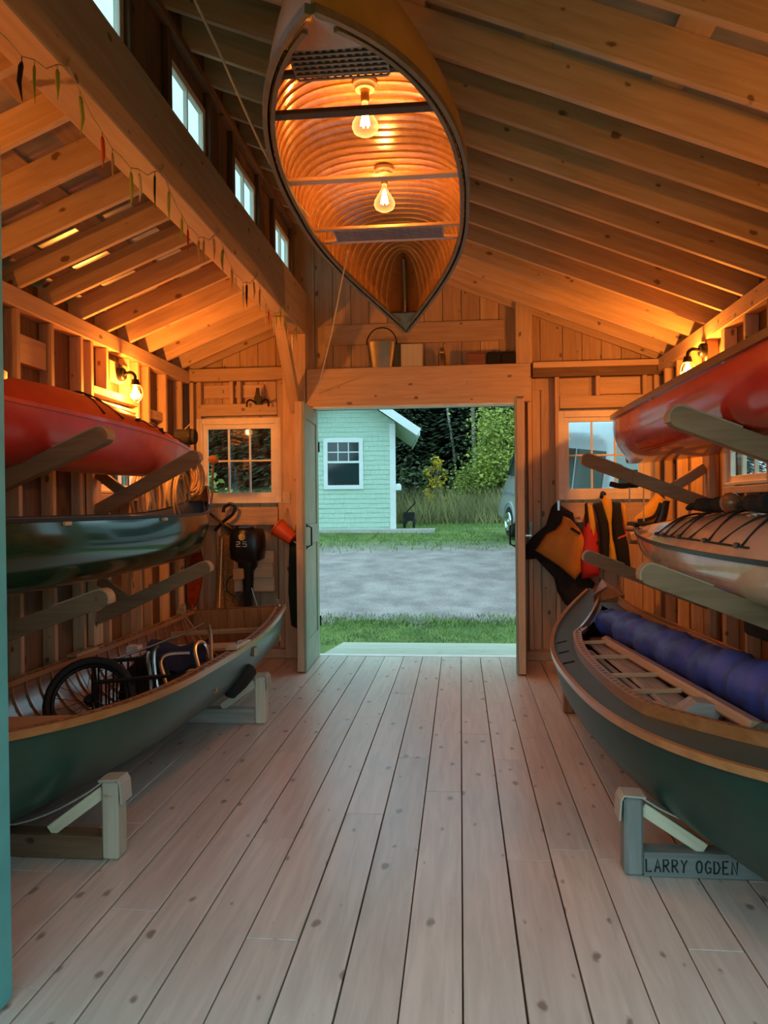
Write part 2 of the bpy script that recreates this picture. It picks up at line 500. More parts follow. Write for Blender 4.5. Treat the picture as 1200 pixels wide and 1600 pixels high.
STROKES = {
    'L': [[(0, 1), (0.03, 0), (0.6, 0.04)]], 'A': [[(0, 0), (0.3, 1), (0.62, 0)], [(0.12, 0.36), (0.5, 0.36)]],
    'R': [[(0, 0), (0, 1), (0.45, 0.95), (0.52, 0.75), (0.4, 0.55), (0, 0.5)], [(0.2, 0.5), (0.6, 0)]],
    'Y': [[(0, 1), (0.3, 0.55), (0.62, 1)], [(0.3, 0.55), (0.24, 0)]],
    'O': [[(0.3, 1), (0.05, 0.8), (0, 0.4), (0.2, 0.02), (0.48, 0.1), (0.6, 0.5), (0.52, 0.85), (0.3, 1)]],
    'G': [[(0.55, 0.85), (0.3, 1), (0.05, 0.75), (0.02, 0.3), (0.25, 0), (0.55, 0.12), (0.58, 0.45), (0.32, 0.45)]],
    'D': [[(0, 0), (0, 1), (0.4, 0.88), (0.6, 0.5), (0.4, 0.08), (0, 0)]],
    'E': [[(0.55, 1), (0, 1), (0, 0), (0.58, 0.02)], [(0, 0.52), (0.45, 0.52)]],
    'N': [[(0, 0), (0.02, 1), (0.52, 0), (0.56, 1)]],
    '2': [[(0, 0.85), (0.1, 1), (0.6, 1), (0.7, 0.85), (0.7, 0.58), (0.0, 0.42), (0, 0), (0.72, 0)]],
    '5': [[(0.72, 1), (0, 1), (0, 0.55), (0.6, 0.55), (0.72, 0.42), (0.72, 0.12), (0.6, 0), (0, 0)]],
    '.': [[(0.0, 0.0), (0.12, 0.0)]],
}
def lettering(name, text, parent, mat, o, a, b, n, h, w=0.7, gap=0.85, lw=0.1):
    """hand-drawn strokes laid on a face: o origin, a across, b up, n outward"""
    o, a, b, n = V(o), V(a), V(b), V(n); mb = MB(); x = 0
    for ch in text:
        if ch == ' ': x += gap * h * 0.8; continue
        for st in STROKES[ch]:
            pts = [o + a * (x + p * h * w / 0.6) + b * (q * h) + n * 0.001 for p, q in st]
            mb.rect(pts, lw * h, 0.002, n)
        x += gap * h * (0.35 if ch == '.' else 1)
    return mb.build(name, mat, parent)

# ================================================================== THE BARN SHELL
XL, XR, YB, YF = -2.70, 1.88, 7.50, 1.20       # inner stud faces
XW, XE = XL - 0.11, XR + 0.11                  # outside of sheathing
PLATE = 2.86                                   # rafter seat height
SL = 0.40                                      # roof pitch
def zr(x): return PLATE + SL * (XR - x)        # underside of right-hand rafters
def zl(x): return PLATE + SL * (x - XL)        # underside of left-hand rafters
RD = 0.19 / math.cos(math.atan(SL))
RDL = 0.145 / math.cos(math.atan(SL))
XC = -1.62                                     # clerestory plane
XB = XC - 0.052
def roof_in(x): return (zl(x) - 0.045 if x < XB else zr(x))

# ---- floor
floor = struct('floor')
PW, X0 = 0.188, -0.006
joints = {0: [5.05], -1: [4.02], 1: [4.55, 3.27], 2: [5.0, 3.38], 3: [3.3], -2: [4.55], -3: [6.1, 3.7], -4: [5.4, 2.6], -5: [3.4], -6: [4.6], -7: [2.75]}
k = math.floor((XL - 0.06 - X0) / PW)
while X0 + k * PW < XR + 0.05:
    xa, xb = X0 + k * PW, X0 + (k + 1) * PW
    cuts = sorted(joints.get(k, [random.uniform(2.2, 4.0), random.uniform(4.6, 6.6)]))
    ys = [YF - 0.1] + cuts + [YB + 0.10]
    for a, b in zip(ys[:-1], ys[1:]):
        g = random.uniform(0.0022, 0.0046)
        bx('floor_plank', floor, 'floor', xa + g, xb - g, a + 0.002, b - 0.002, -0.028, random.uniform(-0.0008, 0.0), 0.0012)
    k += 1
for y in (1.3, 2.5, 3.7, 4.9, 6.1, 7.3):
    bx('joist', floor, 'dark_board', XL - 0.05, XR + 0.05, y - 0.02, y + 0.02, -0.20, -0.056)
bx('light_tight_subfloor', floor, 'dark_board', XL - 0.05, XR + 0.05, YF - 0.08, YB + 0.09, -0.054, -0.030)  # unseen slab added so daylit ground does not show through plank joints

# ---- generic boarding: columns of boards with openings and a sloped head
def slope_board(name, parent, mat, along, a0, a1, d0, d1, z0, zt0, zt1):
    """vertical board a0..a1 along 'x' or 'y', depth d0..d1, top height varies zt0->zt1; grain vertical"""
    if min(zt0, zt1) - z0 < 0.004: return
    c = V(((a0 + a1) / 2, (d0 + d1) / 2, z0)) if along == 'x' else V(((d0 + d1) / 2, (a0 + a1) / 2, z0))
    w, t = (a1 - a0) / 2, (d1 - d0) / 2
    h0, h1 = zt0 - z0, zt1 - z0
    if along == 'x':   # local x->Z, y->X, z->Y
        mt = Matrix(((0, 1, 0), (0, 0, 1), (1, 0, 0))).to_4x4()
    else:              # local x->Z, y->-Y, z->X
        mt = Matrix(((0, 0, 1), (0, -1, 0), (1, 0, 0))).to_4x4(); h0, h1 = h1, h0
    mt.translation = c
    mb = MB(); s = t
    vs = [(0, -w, -s), (0, w, -s), (0, w, s), (0, -w, s), (h0, -w, -s), (h1, w, -s), (h1, w, s), (h0, -w, s)]
    mb.add(vs, [(0, 1, 2, 3), (4, 7, 6, 5), (0, 4, 5, 1), (1, 5, 6, 2), (2, 6, 7, 3), (3, 7, 4, 0)])
    mb.build(name, mat, parent, mt)

def boarding(name, parent, mat, along, a0, a1, d0, d1, holes, ztop, bw, gap=0.003, z0=0.0, breaks=()):
    edges = sorted(set([a0, a1] + [h[0] for h in holes] + [h[1] for h in holes] + list(breaks)))
    edges = [e for e in edges if a0 <= e <= a1]
    for e0, e1 in zip(edges[:-1], edges[1:]):
        n = max(1, round((e1 - e0) / bw))
        for i in range(n):
            p, q = e0 + (e1 - e0) * i / n, e0 + (e1 - e0) * (i + 1) / n
            mid = (p + q) / 2
            hs = sorted([h for h in holes if h[0] < mid < h[1]], key=lambda h: h[2])
            z = z0; eps = 0.002
            for h in hs:
                if h[2] > z: slope_board(name, parent, mat, along, p + gap / 2, q - gap / 2, d0, d1, z, h[2], h[2])
                z = h[3]
            slope_board(name, parent, mat, along, p + gap / 2, q - gap / 2, d0, d1, z, ztop(p + eps), ztop(q - eps))

# ---- back wall (with the doorway)
DX0, DX1, DH = -1.43, 0.575, 2.46              # doorway
W1 = (-2.57, -1.83, 1.60, 2.33)                # left back window
W2 = (1.00, 1.74, 1.60, 2.33)                  # right back window
hb = [(DX0, DX1, -0.1, DH), W1, W2]
wb = struct('wall_back')
ztop = lambda x: roof_in(x) + 0.17
boarding('sheathing_board', wb, 'board', 'x', XW, XE, YB + 0.09, YB + 0.11, hb, ztop, 0.19, breaks=(XB,), gap=0.006)
boarding('light_tight_siding', wb, 'turq', 'x', XW, XE, YB + 0.112, YB + 0.135, hb, ztop, 3.0, gap=0, breaks=(XB,), z0=-0.02)  # continuous outer skin added to stop daylight leaking between the boards
S = 0.04
def stud(x, z0, z1, w=S, y0=YB, d=0.09, mat='pine'):
    bx('stud', wb, mat, x - w / 2, x + w / 2, y0, y0 + d, z0, z1)
bx('sill_plate', wb, 'pine', XL - 0.09, DX0 - 0.04, YB - 0.05, YB + 0.09, 0.002, 0.09)
bx('sill_plate', wb, 'pine', DX1 + 0.04, XR + 0.09, YB - 0.05, YB + 0.09, 0.002, 0.09)
# plates and header
bx('wall_plate', wb, 'pine', XL - 0.09, -1.73, YB - 0.03, YB + 0.09, 2.76, 2.885)
bx('wall_plate', wb, 'pine', DX1 + 0.13, XR + 0.09, YB - 0.06, YB + 0.09, 2.80, 2.855)
bx('wall_plate', wb, 'dark_board', DX1 + 0.13, XR + 0.09, YB + 0.0, YB + 0.09, 2.72, 2.80)
bx('door_header', wb, 'pine', DX0 - 0.06, DX1 + 0.105, YB - 0.07, YB + 0.09, DH + 0.022, 2.845)
bx('header_trim', wb, 'sill', DX0, DX1, YB - 0.05, YB + 0.135, DH, DH + 0.022)
# door posts
bx('corner_post', wb, 'pine', -1.73, -1.50, YB - 0.06, YB + 0.09, 0.002, 3.198)
bx('door_jamb', wb, 'pine', -1.50, DX0 - 0.001, YB - 0.02, YB + 0.13, 0.002, DH + 0.02)
bx('door_jamb', wb, 'pine', DX1 + 0.001, DX1 + 0.05, YB - 0.02, YB + 0.13, 0.002, DH + 0.02)
bx('gable_post', wb, 'pine', 0.545, 0.70, YB - 0.02, YB + 0.09, 2.848, zr(0.70) + 0.16)
# gable shelf backing board
bx('backing_board', wb, 'pine', -1.33, 0.44, YB + 0.062, YB + 0.088, 3.10, 3.30)
# studs left of the doorway
for x in (-2.68, -2.60): stud(x, 0.092, 2.758)
stud(-1.765, 0.092, 2.758, 0.07)
bx('window_header', wb, 'pine', W1[0] - 0.03, -1.802, YB - 0.01, YB + 0.09, 2.415, 2.53)
bx('backing_board', wb, 'pine', W1[0] + 0.0, -1.95, YB + 0.06, YB + 0.088, 2.60, 2.73)
stud(-2.27, 2.532, 2.758); stud(-2.19, 2.532, 2.758)
bx('apron_board', wb, 'pine', -2.575, -1.802, YB - 0.02, YB + 0.02, 1.32, 1.50)
for x in (-2.42, -2.12): stud(x, 0.092, 1.48, y0=YB + 0.021, d=0.068)
# studs right of the doorway
stud(0.675, 0.002 + 0.09, 2.718); stud(0.735, 0.092, 2.60, 0.07, YB + 0.03, 0.06); stud(0.935, 0.092, 2.718)
bx('blocking', wb, 'pine', 0.70, 0.80, YB + 0.045, YB + 0.088, 2.60, 2.715)
bx('window_header', wb, 'pine', 0.958, 1.84, YB - 0.01, YB + 0.09, 2.415, 2.53)
bx('backing_board', wb, 'pine', 0.96, 1.24, YB + 0.05, YB + 0.088, 2.535, 2.71)
bx('backing_board', wb, 'pine', 1.34, 1.72, YB + 0.05, YB + 0.088, 2.55, 2.71)
stud(1.32, 2.532, 2.718); stud(1.755, 2.532, 2.718); stud(1.86, 0.092, 2.718)
bx('apron_board', wb, 'pine', 0.958, 1.84, YB - 0.02, YB + 0.02, 1.32, 1.51)
for x in (1.22, 1.52): stud(x, 0.092, 1.48, y0=YB + 0.021, d=0.068)

# ---- side walls
def side_wall(name, xi, s, W3):
    hs_ = [W3]
    w = struct(name)
    out = xi + s * 0.09
    lo, hi = sorted((out, out + s * 0.02))
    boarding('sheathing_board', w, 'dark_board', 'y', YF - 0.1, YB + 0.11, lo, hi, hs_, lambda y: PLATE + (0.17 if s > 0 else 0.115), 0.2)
    lo, hi = sorted((out + s * 0.022, out + s * 0.045))
    boarding('light_tight_siding', w, 'turq', 'y', YF - 0.1, YB + 0.13, lo, hi, hs_, lambda y: PLATE + (0.12 if s > 0 else 0.07), 4.0, gap=0, z0=-0.02)
    def b(nm, a0, a1, d0, d1, z0, z1, mat='pine'):
        l, h = sorted((xi + s * d0, xi + s * d1)); bx(nm, w, mat, l, h, a0, a1, z0, z1)
    b('sill_plate', YF, YB - 0.06, -0.0, 0.09, 0.002, 0.06)
    b('top_plate', YF - 0.1, YB - 0.035, -0.015, 0.088, 2.74, PLATE - 0.002)
    k = 0; y = YB - 0.20
    while y > YF:
        inw = W3[0] - 0.03 < y < W3[1] + 0.03
        if inw:
            b('stud', y - 0.02, y + 0.02, 0, 0.088, 0.062, 1.56, 'board'); b('stud', y - 0.02, y + 0.02, 0, 0.088, 2.42, 2.738)
        else:
            b('stud', y - 0.02, y + 0.02, 0, 0.088, 0.062, 2.738, 'board')
        y -= 0.40; k += 1
    b('trimmer', W3[0] - 0.065, W3[0] - 0.025, 0, 0.088, 0.062, 2.738)
    b('trimmer', W3[1] + 0.025, W3[1] + 0.065, 0, 0.088, 0.062, 2.738)
    b('window_header', W3[0] - 0.024, W3[1] + 0.024, 0, 0.088, 2.36, 2.418)
    b('window_sill', W3[0] - 0.024, W3[1] + 0.024, 0, 0.088, 1.562, 1.61)
    # blocking rows
    for (y0, y1, z0, z1) in ((4.52, 4.87, 2.42, 2.60), (3.32, 3.68, 2.36, 2.44), (3.72, 4.08, 2.44, 2.52), (6.52, 6.88, 2.30, 2.38), (6.12, 6.48, 1.20, 1.26), (4.12, 4.48, 1.22, 1.28)):
        b('blocking', y0, y1, 0.03, 0.088, z0, z1)
    return w
WL = (5.50, 6.24, 1.64, 2.30)
WR = (4.95, 5.69, 1.64, 2.30)
wl = side_wall('wall_left', XL, -1, WL)
wr = side_wall('wall_right', XR, 1, WR)
bx('blocking', wl, 'pine', XL - 0.04, XL, 5.73, 6.07, 2.50, 2.66)

# ---- front wall, behind the picture: wide doorway the photographer looks through
wf = struct('wall_front')
hf = [(-1.43, 1.60, -0.1, 2.62)]
boarding('sheathing_board', wf, 'board', 'x', XW, XE, YF - 0.11, YF - 0.09, hf, ztop, 0.3, breaks=(XB,))
boarding('light_tight_siding', wf, 'turq', 'x', XW, XE, YF - 0.135, YF - 0.112, hf, ztop, 3.0, gap=0, breaks=(XB,), z0=-0.02)
bx('door_header', wf, 'pine', -1.5, 1.68, YF - 0.09, YF + 0.04, 2.62, 2.84)
bx('corner_post', wf, 'pine', -1.70, -1.50, YF - 0.09, YF + 0.04, 0.002, 3.198)
bx('door_jamb', wf, 'pine', -1.49, -1.435, YF - 0.09, YF + 0.0, 0.002, 2.62)
bx('door_jamb', wf, 'pine', 1.605, 1.66, YF - 0.09, YF + 0.02, 0.002, 2.62)
for x in (-2.66, -2.2, 1.84): bx('stud', wf, 'pine', x - 0.02, x + 0.02, YF - 0.09, YF, 0.002, 2.75)

# ---- roof: rafters, strapping and metal sheet
ceil = struct('ceiling')
y = 7.30; rys = []
while y > 1.25: rys.append(y); y -= 0.40
rys += [YB + 0.045, YF - 0.045]
nR = V((SL, 0, 1)).normalized(); nL = V((-SL, 0, 1)).normalized()
for y in rys:
    hw = RD / 2
    plank('rafter', ceil, 'pine', (XR + 0.45, y, zr(XR + 0.45) + hw), (XC - 0.12, y, zr(XC - 0.12) + hw), 0.19, 0.04, (0, 1, 0))
    plank('rafter', ceil, 'pine', (XL - 0.45, y, zl(XL - 0.45) + RDL / 2), (-1.695, y, zl(-1.695) + RDL / 2), 0.145, 0.04, (0, 1, 0))
def strap(x, zf, nrm, w, rd=RD):
    plank('strapping_board', ceil, 'board', (x, YF - 0.2, zf(x) + rd + 0.012), (x, YB + 0.2, zf(x) + rd + 0.012), w, 0.022, nrm)
for x in (2.15, 1.56, 0.97, 0.38, -0.21, -0.80, -1.39): strap(x, zr, nR, 0.15)
for x in (-3.05, -2.62, -2.22, -1.88): strap(x, zl, nL, 0.15, RDL)
def roof_sheet(x0, x1, zf, rd=RD):
    mb = MB(); n = int(abs(YB - YF + 0.6) / 0.1); rows = []
    for i in range(n * 2 + 1):
        yy = YF - 0.3 + (YB - YF + 0.6) * i / (n * 2); dz = 0.010 if (i % 4 == 0) else 0.0
        rows.append([(x, yy, zf(x) + rd + 0.026 + dz) for x in (x0, x1)])
    mb.grid(rows)
    rows = [[(p[0], p[1], p[2] + 0.012) for p in r] for r in rows]
    mb.grid(rows, True)
    mb.build('metal_roof_sheet', 'roofmetal', ceil)
roof_sheet(XR + 0.5, XC - 0.2, zr)
roof_sheet(XL - 0.5, -1.69, zl, RDL)
for s, x in ((1, XR + 0.46), (-1, XL - 0.46)):
    bx('fascia_board', ceil, 'dark_board', x - 0.01, x + 0.01, YF - 0.2, YB + 0.2, 2.60, 2.95)

# ---- clerestory wall on its beam
wc = struct('wall_clerestory')
bx('beam', wc, 'beam', -1.69, -1.50, YF - 0.08, YB + 0.088, 3.20, 3.62, 0.006)
plank('knee_brace', wc, 'pine', (-1.60, 6.75, 3.22), (-1.60, 7.46, 2.45), 0.10, 0.10, (1, 0, 0))
cw = [(1.78, 2.42), (3.01, 3.65), (4.23, 4.87), (5.45, 6.09), (6.67, 7.31)]
CZ0, CZ1 = 3.70, 4.08
hc = [(a, b, CZ0, CZ1) for a, b in cw]
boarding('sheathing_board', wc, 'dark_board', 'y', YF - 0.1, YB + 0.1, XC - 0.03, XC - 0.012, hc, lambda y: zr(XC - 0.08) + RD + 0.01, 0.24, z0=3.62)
boarding('light_tight_siding', wc, 'turq', 'y', YF - 0.1, YB + 0.1, XC - 0.05, XC - 0.032, hc, lambda y: zr(XC - 0.1) + RD + 0.02, 7.0, gap=0, z0=3.55)
bx('sill_plate', wc, 'dark_board', XC - 0.01, XC + 0.04, YF, YB, 3.622, 3.655)
bx('top_plate', wc, 'dark_board', XC - 0.01, XC + 0.04, YF, YB, zr(XC) - 0.07, zr(XC) - 0.02)
for a, b in cw:
    for yy in (a - 0.04, b + 0.04):
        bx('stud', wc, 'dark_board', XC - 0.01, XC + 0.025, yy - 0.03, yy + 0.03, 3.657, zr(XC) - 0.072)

# ---- windows
def window(n, o, u, nrm, w, h, cols, rows, case=0.06, deep=0.05, mw=0.016, mat='sash', apron=True):
    """o = lower-left corner of the opening seen from inside, u along it, nrm into the room"""
    o, u, nrm = V(o), V(u), V(nrm); z = V((0, 0, 1))
    t = struct('window_%d' % n, o)
    P = lambda a, b, c=0.0: u * a + z * b + nrm * c
    def bar(nm, a0, b0, a1, b1, wd, th, c, m=mat): return plank(nm, t, m, P(a0, b0, c), P(a1, b1, c), wd, th, nrm, 0.002)
    k = case
    if case:
        bar('casing', -k / 2, -k, -k / 2, h + k, k, 0.02, deep); bar('casing', w + k / 2, -k, w + k / 2, h + k, k, 0.02, deep)
        bar('casing', 0.001, h + k / 2, w - 0.001, h + k / 2, k, 0.02, deep); bar('casing', 0.001, -k / 2, w - 0.001, -k / 2, k, 0.02, deep)
    f = 0.045
    bar('sash_stile', f / 2, 0, f / 2, h, f, 0.035, deep - 0.03); bar('sash_stile', w - f / 2, 0, w - f / 2, h, f, 0.035, deep - 0.03)
    bar('sash_rail', f, f / 2, w - f, f / 2, f, 0.035, deep - 0.03); bar('sash_rail', f, h - f / 2, w - f, h - f / 2, f, 0.035, deep - 0.03)
    iw, ih = w - 2 * f, h - 2 * f
    for i in range(1, cols): bar('muntin', f + iw * i / cols, f, f + iw * i / cols, h - f, mw, 0.028, deep - 0.03)
    for j in range(1, rows): bar('muntin', f, f + ih * j / rows, w - f, f + ih * j / rows, mw, 0.026, deep - 0.03)
    for i in range(cols):
        for j in range(rows):
            a0, a1 = f + iw * i / cols + mw / 2, f + iw * (i + 1) / cols - mw / 2
            b0, b1 = f + ih * j / rows + mw / 2, f + ih * (j + 1) / rows - mw / 2
            plank('pane', t, 'pane', P(a0, (b0 + b1) / 2, deep - 0.032), P(a1, (b0 + b1) / 2, deep - 0.032), b1 - b0, 0.003, nrm, 0.0005)
    return t
bk = YB + 0.06
window(1, (W1[0], bk, W1[2]), (1, 0, 0), (0, -1, 0), W1[1] - W1[0], W1[3] - W1[2], 3, 2)
window(2, (W2[0], bk, W2[2]), (1, 0, 0), (0, -1, 0), W2[1] - W2[0], W2[3] - W2[2], 3, 2)
window(3, (XL - 0.06, WL[0], WL[2]), (0, 1, 0), (1, 0, 0), WL[1] - WL[0], WL[3] - WL[2], 3, 2, case=0.02)
window(4, (XR + 0.06, WR[1], WR[2]), (0, -1, 0), (-1, 0, 0), WR[1] - WR[0], WR[3] - WR[2], 3, 2, case=0.02)
for i, (a, b) in enumerate(cw):
    window(5 + i, (XC - 0.035, a, CZ0), (0, 1, 0), (1, 0, 0), b - a, CZ1 - CZ0, 2, 1, case=0.0, deep=0.045)

# ---- doors
def door(n, hinge, dirv, face, w, h, core, front, th=0.062, handle=None, z0=0.012):
    """leaf from hinge along dirv; panelled painted face looks along 'face'"""
    t = struct('door_%d' % n, hinge); d, f, z = V(dirv).normalized(), V(face).normalized(), V((0, 0, 1))
    nb = 5
    for i in range(nb):
        a0, a1 = w * i / nb + 0.001, w * (i + 1) / nb - 0.001
        plank('door_board', t, core, d * ((a0 + a1) / 2) + z * z0, d * ((a0 + a1) / 2) + z * h, a1 - a0, th, f)
    c = f * (th / 2 + 0.0115)
    def m(nm, p0, p1, wd, mt=front): return plank(nm, t, mt, p0 + c, p1 + c, wd, 0.022, f, 0.004)
    sw = 0.115
    m('stile', d * (sw / 2) + z * z0, d * (sw / 2) + z * h, sw); m('stile', d * (w - sw / 2) + z * z0, d * (w - sw / 2) + z * h, sw)
    for zz, rw in ((z0 + 0.13, 0.26), (1.24, 0.18), (h - 0.07, 0.14)):
        m('rail', d * (sw + 0.001) + z * zz, d * (w - sw - 0.001) + z * zz, rw)
    for a, b in ((z0 + 0.262, 1.148), (1.332, h - 0.142)):
        pl = plank('panel', t, front, d * (w / 2) + z * a + f * (th / 2 + 0.005), d * (w / 2) + z * b + f * (th / 2 + 0.005), w - 2 * sw - 0.004, 0.008, f)
    if handle:
        q = d * (w - 0.06) + f * (th / 2 + 0.023)
        mb = MB()
        mb.tube([q + z * 1.13, q + z * 1.15 + f * 0.045, q + z * 1.31 + f * 0.045, q + z * 1.33], 0.008, 8)
        for zz in (1.13, 1.33): mb.lathe([(0.001, 0), (0.018, 0), (0.018, 0.006), (0.001, 0.006)], 10, q + z * zz, f)
        tag(mb.build('handle', 'iron', t, smooth=2), 'black iron pull handle')
    # hinges
    for zz in (0.35, h - 0.35):
        mb = MB(); mb.lathe([(0.009, -0.05), (0.009, 0.05)], 8, d * 0.0 + z * zz + f * (th / 2 + 0.028)); mb.build('hinge', 'iron', t)
    return t
door(1, (-1.468, YB + 0.12, 0), (0.035, -1, 0), (1, 0.035, 0), 0.83, DH - 0.015, 'pine', 'doorgreen', handle=True)
door(2, (0.60, YB + 0.12, 0), (-0.085, -1, 0), (-1, 0.085, 0), 0.83, DH - 0.015, 'pine', 'doorgreen', handle=True)
door(3, (-1.442, YF + 0.045, 0), (0.02, 1, 0), (1, -0.02, 0), 0.96, 2.60, 'turq', 'turq')

# threshold and outside ramp
tr = struct('trim_1', (0, 0, 0))
bx('threshold', tr, 'sill', DX0, DX1, YB + 0.102, YB + 0.20, -0.03, 0.004)
ramp = struct('floor_ramp')
for i in range(8):
    y0, y1 = 7.72 + i * 0.19, 7.72 + (i + 1) * 0.19 - 0.006
    za, zb = -0.03 - 0.14 * (y0 - 7.72) / 1.52, -0.03 - 0.14 * (y1 - 7.72) / 1.52
    plank('ramp_plank', ramp, 'deckboard', (-1.43, (y0 + y1) / 2, (za + zb) / 2), (0.80, (y0 + y1) / 2, (za + zb) / 2), 0.184, 0.03, (0, 0.092, 1))

# ================================================================== BOATS
class Hull:
    """boat surface: t runs stern(-1)..bow(+1) along x, theta 0 keel .. pi/2 gunwale"""
    def __init__(s, L, B, D, rise, rp=3.5, rocker=0.03, p=2.2, q=1.0, nm=2.7, ne=1.7, stem=0.10, tumble=0.0, transom=None):
        s.__dict__.update(locals())
    def half(s, t):
        a = abs(t)
        if s.transom and t > 0: return s.B / 2 * (1 - (1 - s.transom) * a ** s.p)
        return s.B / 2 * max(0.0, 1 - a ** s.p) ** s.q
    def sheer(s, t):
        r = s.rise[1] if t > 0 else s.rise[0]
        return s.D + r * abs(t) ** s.rp
    def keel(s, t): return s.rocker * t * t
    def pt(s, t, th, side, off=0.0):
        a = abs(t); n = s.nm + (s.ne - s.nm) * a ** 2
        if s.transom and t > 0: n = s.nm
        b = max(s.half(t) - off, 0.0005)
        yf = math.sin(th) ** (2 / n); zf = 1 - max(0.0, math.cos(th)) ** (2 / n)
        z0 = s.keel(t) + off; z = z0 + (s.sheer(t) - z0) * zf
        st = 0.02 if (s.transom and t > 0) else s.stem
        x = s.L / 2 * t * (1 - st * (1 - zf) ** 2 * a ** 6) - (off * a ** 8 * (1 if t > 0 else -1))
        y = side * b * yf * (1 - s.tumble * zf ** 4 * (1 - a))
        return V((x, y, z))
    def rows(s, off, nt_=40, nth=10, t0=-1.0, t1=1.0):
        R = []
        for i in range(nt_ + 1):
            u = i / nt_; t = t0 + (t1 - t0) * u
            if t0 == -1.0 and t1 == 1.0: t = math.sin((u - 0.5) * PI) * 0.35 + (2 * u - 1) * 0.65
            row = [s.pt(t, PI / 2 * (1 - j / nth), -1, off) for j in range(nth)] + [s.pt(t, PI / 2 * j / nth, 1, off) for j in range(nth + 1)]
            R.append(row)
        return R
    def line(s, side, off=0.0, dz=0.0, t0=-1.0, t1=1.0, n=48, dy=0.0):
        out = []
        for i in range(n + 1):
            t = t0 + (t1 - t0) * i / n
            p = s.pt(t, PI / 2, side, off); out.append(V((p.x, p.y + side * dy, p.z + dz)))
        return out
    def rib(s, t, w, th, off, nth=14):
        """one steam-bent rib hugging the inside"""
        dt = w / s.L; angs = [(-1, PI / 2 * (1 - j / nth)) for j in range(nth)] + [(1, PI / 2 * j / nth) for j in range(nth + 1)]
        a = []; 
        for sd, an in angs:
            q = []
            for tt, o in ((t - dt, off), (t + dt, off), (t + dt, off + th), (t - dt, off + th)): q.append(s.pt(tt, an, sd, o))
            a.append(q)
        mb = MB(); vs = [p for q in a for p in q]; fs = []
        for i in range(len(a) - 1):
            for k in range(4): fs.append((i * 4 + k, i * 4 + (k + 1) % 4, i * 4 + 4 + (k + 1) % 4, i * 4 + 4 + k))
        return mb.add(vs, fs)
    def cross(s, t, z_drop, w, h, inset=0.012):
        """ends of a thwart at t"""
        p = s.pt(t, PI / 2, 1); y = s.half(t) - inset
        return V((p.x, -y, p.z - z_drop)), V((p.x, y, p.z - z_drop))

def place(x, y, z, rz=0.0, heel=0.0, inv=False, trim=0.0):
    m = Matrix.Translation((x, y, z)) @ Matrix.Rotation(PI / 2 + rz, 4, 'Z') @ Matrix.Rotation(trim, 4, 'Y') @ Matrix.Rotation(heel, 4, 'X')
    if inv: m = m @ Matrix.Rotation(PI, 4, 'X')
    return m

def shell(h, t, hull_mat, in_mat, th=0.012, nth=10, nt_=44):
    MB().grid(h.rows(0.0, nt_, nth)).build('hull', hull_mat, t, smooth=True)
    MB().grid(h.rows(th, nt_, nth), True).build('interior', in_mat, t, smooth=True)
def deck_plate(h, t, mat, t0, t1, drop=0.004, inset=0.004, name='deck', crown=0.012):
    rows = []
    for i in range(9):
        tt = t0 + (t1 - t0) * i / 8; p = h.pt(tt, PI / 2, 1); b = max(h.half(tt) - inset, 0.0006)
        rows.append([V((p.x, b * s_, p.z - drop + crown * (1 - s_ * s_))) for s_ in (-1, -0.6, -0.2, 0.2, 0.6, 1)])
    mb = MB().grid(rows)
    mb.grid([[p - V((0, 0, 0.008)) for p in r] for r in rows], True)
    return mb.build(name, mat, t, smooth=True)

# ---- the cedar canoe slung keel up under the roof
hc_ = Hull(4.14, 1.02, 0.36, (0.19, 0.23), rocker=0.03, p=2.3, nm=2.9, ne=1.7, stem=0.09, tumble=0.05)
canoe = thing('hanging_canoe', 'olive yellow wood-ribbed canoe hung keel up under the rafters with two bulbs inside', 'canoe', mtx=place(-0.435, 4.37, 3.545, 0.0, 0.0, True))
shell(hc_, canoe, 'yellowhull', 'cedar')
n = 44
for i in range(n):
    t = -0.86 + 1.72 * i / (n - 1)
    hc_.rib(t, 0.024, 0.009, 0.012).build('rib', 'rib', canoe, smooth=2)
for sd in (-1, 1):
    MB().rect(hc_.line(sd, -0.008, -0.004), 0.020, 0.028).build('gunwale', 'oldgun', canoe)
    MB().rect(hc_.line(sd, 0.028, -0.004, -0.93, 0.93), 0.018, 0.024).build('inwale', 'oldgun', canoe)
deck_plate(hc_, canoe, 'oldgun', 0.86, 0.995); deck_plate(hc_, canoe, 'mahog', -0.995, -0.84)
for yy, m_ in ((3.26, 'cane'), (3.98, 'spruce')):
    t = (yy - 4.37) / 2.07
    a, b = hc_.cross(t, 0.02, 0, 0, 0.03); plank('thwart', canoe, m_, a, b, 0.055, 0.02)
for yy, w in ((2.83, 0.26), (4.88, 0.22)):
    t = (yy - 4.37) / 2.07
    a, b = hc_.cross(t, 0.045, 0, 0, 0.075 if yy < 3 else 0.15)
    seat = plank('seat', canoe, 'cane', a + V((0, 0, -0.006)), b + V((0, 0, -0.006)), w - 0.03, 0.004)
    c = MB(); wy = b.y
    for k in range(13):
        q = -wy + 2 * wy * k / 12
        c.rect([(a.x - w / 2, q, a.z), (a.x + w / 2, q, a.z)], 0.012, 0.004)
    for k in range(9):
        q = a.x - w / 2 + w * k / 8
        c.rect([(q, -wy, a.z + 0.004), (q, wy, a.z + 0.004)], 0.012, 0.004)
    under(tag(c.build('cane_weave', 'mahog', canoe), kind='stuff'), seat)
    for dy in (-w / 2, w / 2):
        a, b = hc_.cross(t + dy / 2.07, 0.05, 0, 0, 0.04)
        under(plank('seat_rail', canoe, 'cane' if yy < 3 else 'spruce', a, b, 0.035, 0.02), seat)
